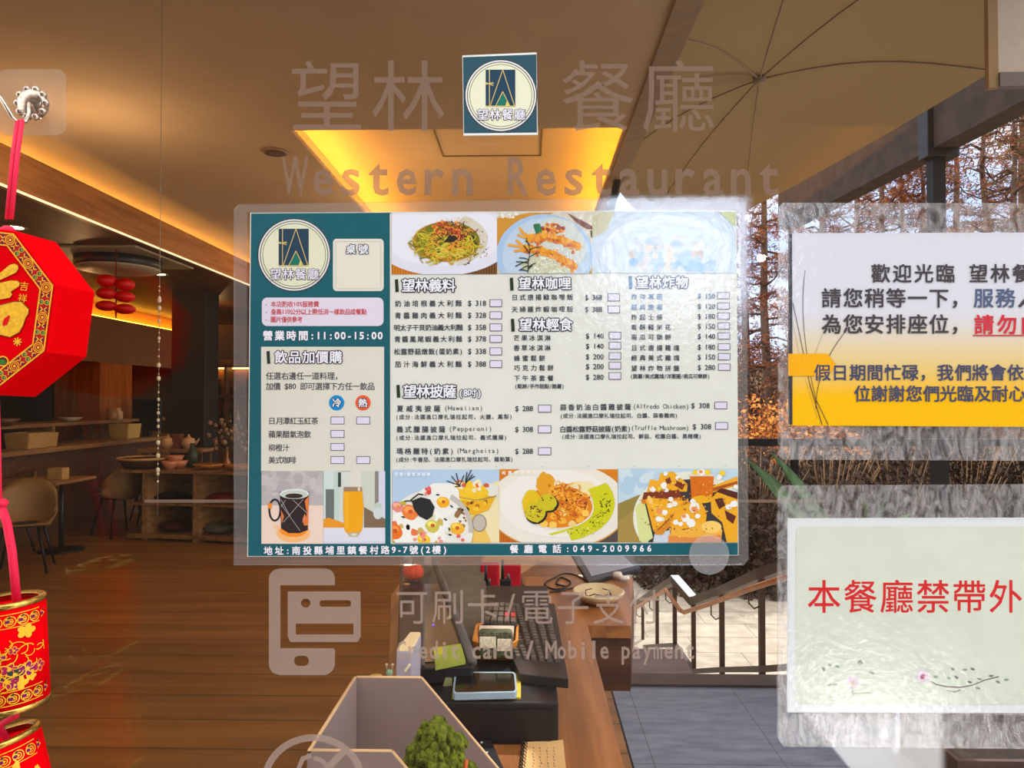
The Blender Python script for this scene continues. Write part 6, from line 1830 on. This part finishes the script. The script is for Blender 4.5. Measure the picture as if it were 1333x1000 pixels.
for z, n_ in ((1.155, 7), (1.655, 8)):
    for k in range(n_):
        x = a_.x + .1 + k * (c_.x - a_.x - .25) / n_
        q = Vector((x, a_.y - .12, z)); h_ = rnd.uniform(.2, .3)
        row = 'lower' if z < 1.3 else 'upper'
        cn, cc = [('green', (56, 64, 30)), ('pale', (176, 150, 110)), ('brown', (92, 50, 24)), ('dark', (40, 30, 28))][(k + (z > 1.3)) % 4]
        o = thing('bottle', q, '%s bottle on the %s board of the amber shelf' % (cn, row), 'bottle', '%s bottles on the %s amber shelf board' % (cn, row))
        b = MB(); b.lathe([(0, 0), (.035, 0), (.036, h_ * .6), (.014, h_ * .75), (.013, h_), (0, h_)], 10, Matrix.Translation(q)); b.build('glass', M(cn + ' bottle glass', cc, .2), o)
        b = MB(); b.lathe([(.0145, h_ * .93), (.016, h_ * .93), (.016, h_ * 1.03), (0, h_ * 1.03)], 10, Matrix.Translation(q)); b.build('cap', m_black, o)

# display cabinet with plates
dC = 8.17
A0, A1, A2 = at(166, 612, dC), at(252, 609, dC - .1), at(372, 600, dC - .35)
A0.z = A1.z = A2.z = 0
t = thing('display_cabinet', A1, 'low wooden display cabinet with open shelves left of the menu', 'cabinet')
back = Vector((.25, .62, 0))
H_ = .80
def seg_board(name, z0, z1, grow=0.0):
    b = MB(); o_ = Vector((0, -grow, 0)); pl = [A0 + o_ - Vector((grow, 0, 0)), A1 + o_, A2 + o_, A2 + back, A1 + back, A0 + back]
    b.prism([p_ + Vector((0, 0, z0)) for p_ in pl], [p_ + Vector((0, 0, z1)) for p_ in pl]); return b.build(name, m_ctr, t)
seg_board('top', H_ - .035, H_, .05); seg_board('shelf', .40, .425); seg_board('base', .03, .075)
for p_, w_ in ((A0 + Vector((.20, 0, 0)), .03), (A1 + Vector((0.03, 0, 0)), .035), (A2, .03)):
    b = MB(); q = p_ + back * .96
    b.prism([p_ + Vector((-w_, 0, 0)), p_ + Vector((w_, 0, 0)), q + Vector((w_, 0, 0)), q + Vector((-w_, 0, 0))], [p_ + Vector((-w_, 0, H_ - .035)), p_ + Vector((w_, 0, H_ - .035)), q + Vector((w_, 0, H_ - .035)), q + Vector((-w_, 0, H_ - .035))]); b.build('divider', m_ctr, t)
b = MB(); p_, q = A0 + back * .97, A2 + back * .97; b.prism([p_, q, q + Vector((0, .03, 0)), p_ + Vector((0, .03, 0))], [p_ + Vector((0, 0, H_)), q + Vector((0, 0, H_)), q + Vector((0, .03, H_)), p_ + Vector((0, .03, H_))]); b.build('back_panel', m_darkoak, t)
def cushion(px, z, d, rx, rz_, mat, lb):
    q = at(px, 519, d); t = thing('dinner_plate', (q.x, q.y, z), lb, 'plate')
    b = MB(); b.lathe([(0, .0), (rx * .5, 0), (rx, rz_ * .7), (rx * .97, rz_), (rx * .5, rz_ * 1.5), (0, rz_ * 1.7)], 28, Matrix.Translation((q.x, q.y, z))); b.build('plate', mat, t)
cushion(290, .425, dC + .05, .17, .07, M('dark red glaze', (112, 18, 16), .5), 'dark red domed dish on the upper shelf of the display cabinet')
cushion(286, .075, dC + .05, .17, .08, M('grey green glaze', (86, 88, 72), .5, var=.2, scale=20), 'grey domed dish on the bottom shelf of the display cabinet')
cushion(232, .075, dC + .2, .20, .08, M('maroon glaze', (74, 14, 12), .5), 'maroon domed dish in the left bay of the display cabinet')
cushion(222, .425, dC + .25, .20, .06, m_dark, 'black domed dish on the left upper shelf of the display cabinet')
# on top of the cabinet
def top_item(px, d, name, lb, cat, mat, prof, extra=None, n=24):
    q = at(px, 519, d); q.z = H_; t = thing(name, q, lb, cat)
    b = MB(); b.lathe(prof, n, Matrix.Translation(q)); b.build('body', mat, t); return t, q
t, q = top_item(188, dC + .15, 'wicker_tray', 'large dark wicker tray on the left of the cabinet top', 'tray', M('dark wicker', (70, 38, 20), .7, var=.4, scale=40), [(0, .01), (.20, .01), (.24, .07), (.28, .11), (.27, .12), (.22, .06), (0, .02)])
b = MB(); b.tube([q + Vector((.275 * math.cos(k * PI / 16), .275 * math.sin(k * PI / 16), .115)) for k in range(32)], .014, 6, closed=True); b.build('rim', M('tan wicker rim', (190, 140, 80), .7, var=.2, scale=60), t)
mp = M('pink bowl', (206, 128, 84), .5)
for k, (px, dd, z_, lb) in enumerate(((222, .02, 0, 'pinkish bowl at the front of the cabinet top, nearest the wicker tray'), (234, .12, 0, 'pinkish bowl right of the front one on the cabinet top'), (229, .14, .055, 'pinkish bowl stacked on top of the other pink bowls'))):
    q = at(px, 519, dC + dd); q.z = H_ + z_; t = thing('bowl', q, lb, 'bowl', 'pink bowls on the display cabinet')
    b = MB(); b.lathe([(0, 0), (.04, 0), (.08, .05), (.095, .09), (.09, .092), (.07, .045), (0, .012)], 20, Matrix.Translation(q)); b.build('bowl_body', mp, t)
    b = MB(); b.lathe([(.03, -.002), (.042, 0), (.04, .008), (.03, .008)], 16, Matrix.Translation(q)); b.build('foot_ring', mp, t)
top_item(251, dC + .25, 'bottle', 'dark green bottle between pink bowls and gold tray', 'bottle', M('dark green glass', (40, 56, 34), .25), [(0, 0), (.06, 0), (.062, .16), (.03, .22), (.025, .28), (0, .28)])
top_item(272, dC + .0, 'serving_tray', 'gold rimmed tray on the cabinet top beside the flower vase', 'tray', M('gold tray', (216, 140, 60), .35, .5), [(0, .02), (.12, .02), (.17, .06), (.165, .065), (.11, .03), (0, .028)])
top_item(318, dC - .1, 'serving_tray', 'second gold tray partly behind the edge of the menu', 'tray', MATS['gold tray'], [(0, .02), (.16, .02), (.20, .06), (.195, .065), (.15, .03), (0, .028)])
q = at(296, 519, dC + .12); q.z = H_
t = thing('flower_vase', q, 'vase of dried pale flowers standing on the display cabinet', 'flowers')
b = MB(); b.lathe([(0, 0), (.05, 0), (.055, .05), (.018, .12), (.016, .22), (.03, .25), (.026, .25), (.012, .2), (0, .1)], 18, Matrix.Translation(q)); b.build('vase', M('bronze vase', (140, 84, 40), .35, .4), t)
b = MB(); rnd = random.Random(14); fl = MB()
for k in range(46):
    e = q + Vector((rnd.gauss(0, .10), rnd.gauss(0, .10), .40 + rnd.gauss(0, .075)))
    b.tube([q + Vector((0, 0, .2)), q.lerp(e, .6) + Vector((0, 0, .06)), e], .003, 4, cap=False); fl.ball(e, rnd.uniform(.018, .036), 7, .3, k)
b.build('stems', M('dry stems', (70, 56, 40), .9), t); fl.build('flowers', M('dried flowers', (132, 100, 70), .9, var=.45, scale=25), t)
# tableware by the column foot
for px, x, lb, cc, pr in ((219, -4.0, 'round white teapot at the foot of the black column, left one', (206, 160, 110), [(0, 0), (.06, 0), (.09, .06), (.07, .13), (.02, .16), (0, .16)]), (246, -3.9, 'round pale teapot at the foot of the black column, right one', (214, 170, 120), [(0, 0), (.06, 0), (.09, .06), (.07, .14), (.02, .18), (0, .18)])):
    pass
q0 = at(235, 519, 8.75)
t = thing('side_table', (q0.x, q0.y, 0), 'narrow wooden serving table in front of the black column', 'table')
b = MB(); b.box((q0.x - .42, q0.y - .2, .96), (q0.x + .36, q0.y + .12, 1.0)); b.build('tabletop', m_ctr, t)
for sx in (-.38, .30):
    for sy in (-.17, .07):
        b = MB(); b.box((q0.x + sx, q0.y + sy, 0), (q0.x + sx + .04, q0.y + sy + .04, .96)); b.build('leg', m_darkoak, t)
for px, lb in ((219, 'pale round teapot, left of the pair below the black column'), (246, 'pale round teapot, right of the pair below the black column')):
    q = at(px, 519, 8.7); q.z = 1.0; t = thing('teapot', q, lb, 'teapot')
    b = MB(); b.lathe([(0, 0), (.05, 0), (.085, .06), (.065, .12), (.02, .13), (0, .13)], 18, Matrix.Translation(q)); b.build('pot', M('pale glaze', (206, 158, 104), .4), t)
    b = MB(); b.lathe([(0, .13), (.03, .13), (.012, .15), (.015, .165), (0, .17)], 12, Matrix.Translation(q)); b.build('lid', MATS['pale glaze'], t)
    b = MB(); b.tube([q + Vector((.075, 0, .05)), q + Vector((.11, 0, .09)), q + Vector((.13, 0, .12))], [.02, .012, .009], 8); b.build('spout', MATS['pale glaze'], t)
    b = MB(); b.tube([q + Vector((-.075, 0, .10)), q + Vector((-.12, 0, .09)), q + Vector((-.12, 0, .05)), q + Vector((-.08, 0, .04))], .008, 6); b.build('handle', MATS['pale glaze'], t)
q = at(232, 519, 8.72); q.z = 1.0; t = thing('canister', q, 'square brown canister between the two teapots', 'canister')
b = MB(); b.box((q.x - .05, q.y - .05, 1.0), (q.x + .05, q.y + .05, 1.15)); b.build('body', M('brown tin', (120, 66, 34), .5), t, bevel=.006)
b = MB(); b.box((q.x - .052, q.y - .052, 1.15), (q.x + .052, q.y + .052, 1.175)); b.build('lid', MATS['brown tin'], t, bevel=.004)

# tables and chairs on the left
m_shell = M('tan shell', (142, 104, 54), .6, var=.06)
m_leg = M('black legs', (20, 16, 14), .5)
def chair(px, d, rz, lb):
    q = at(px, 519, d); q.z = 0
    t = thing('dining_chair', (0, 0, 0), lb, 'chair', None)
    b = MB(); b.smooth = True; n_ = 14; m_ = 9; vs = []
    for j in range(m_):
        f = j / (m_ - 1)
        for i in range(n_):
            g = i / (n_ - 1) * 2 - 1
            if f < .5:
                y = .24 - f / .5 * .40; z = .46 - .03 * math.sin(f * PI) + .14 * abs(g) ** 3 * (f / .5)
            else:
                k = (f - .5) / .5; y = -.16 - .10 * k; z = .46 + .38 * k - .12 * abs(g) ** 3 * k + .14 * abs(g) ** 3 * (1 - k)
                y += .16 * abs(g) ** 2 * (1 - .3 * k)
            vs.append((g * (.26 - .05 * abs(f - .5)), y, z))
    vs2 = [(x, y - .018, z - .018) for x, y, z in vs]; N = len(vs); fs = []
    for j in range(m_ - 1):
        for i in range(n_ - 1):
            a = j * n_ + i; fs += [(a, a + 1, a + n_ + 1, a + n_), (a + N, a + n_ + N, a + n_ + 1 + N, a + 1 + N)]
    for i in range(n_ - 1):
        a = i; fs.append((a, a + N, a + 1 + N, a + 1)); a = (m_ - 1) * n_ + i; fs.append((a, a + 1, a + 1 + N, a + N))
    for j in range(m_ - 1):
        a = j * n_; fs.append((a, a + n_, a + n_ + N, a + N)); a = j * n_ + n_ - 1; fs.append((a, a + N, a + n_ + N, a + n_))
    b.add(vs, fs) if False else b.add(vs + vs2, fs)
    b.build('seat_shell', m_shell, t)
    for sx in (-1, 1):
        for sy in (-1, 1):
            e = MB(); e.tube([(sx * .13, sy * .12 + .02, .44), (sx * .22, sy * .21 + .02, 0)], [.016, .011], 8); e.build('leg', m_leg, t)
    e = MB(); e.box((-.15, -.12, .425), (.15, .16, .445)); e.build('seat_frame', m_leg, t)
    t.location = q; t.rotation_euler = (0, 0, rz); return t
ch0 = chair(34, 6.7, R(205), 'tan shell chair nearest the hanging lantern, left edge')
def chair_copy(px, d, rz, lb):
    q = at(px, 519, d); q.z = 0; r_ = dup(ch0, q, rz, 1, lb)
chair_copy(158, 8.5, R(60), 'tan shell chair beyond the table, left of the display cabinet')
chair_copy(200, 9.4, R(40), 'tan shell chair just behind the wicker tray')
chair_copy(18, 8.6, R(20), 'tan shell chair on the far side of the small table')
chair_copy(8, 7.5, R(150), 'tan shell chair half behind the lantern cord at the left edge')
q = at(82, 519, 7.6); q.z = 0
t = thing('cafe_table', q, 'small square cafe table with black post left of the cabinet', 'table')
b = MB(); b.box((q.x - .62, q.y - .35, .72), (q.x + .16, q.y + .35, .75)); b.build('tabletop', m_ctr, t, bevel=.006)
b = MB(); b.cyl((q.x, q.y, .02), (q.x, q.y, .72), .025); b.build('post', m_leg, t)
b = MB(); b.lathe([(0, 0), (.22, 0), (.22, .012), (.03, .03), (0, .03)], 24, Matrix.Translation(q)); b.build('base', m_leg, t)
q = q + Vector((-.1, 0, .75)); t = thing('menu_stand', q, 'small tan box standing on the cafe table', 'box')
b = MB(); b.box((q.x - .02, q.y - .06, .75), (q.x + .14, q.y + .06, .87)); b.build('box', m_tan, t, bevel=.004)

# ------------------------------------------------------------------ unseen warm fill points added to light the room, without fittings
def lamp(loc, c, power, size=.03):
    l = bpy.data.lights.new('added fill', 'POINT'); l.energy = power; l.color = c; l.shadow_soft_size = size
    o = bpy.data.objects.new('added_fill_light', l); COL.objects.link(o); o.location = loc
wl = (1.0, .68, .40)
for x, d, pw in ((-2.6, 4.2, 30), (-1.0, 6.0, 26), (-2.6, 8.0, 26), (-1.0, 10.5, 26)):
    lamp((x, dy(d), 2.75), wl, pw * .58)
for x, d, pw in ((-4.4, 4.5, 12), (-4.5, 7.2, 12), (-4.4, 10.0, 14), (-5.6, 8.5, 10)):
    lamp((x, dy(d), 2.6), (1, .55, .22), pw * .5)
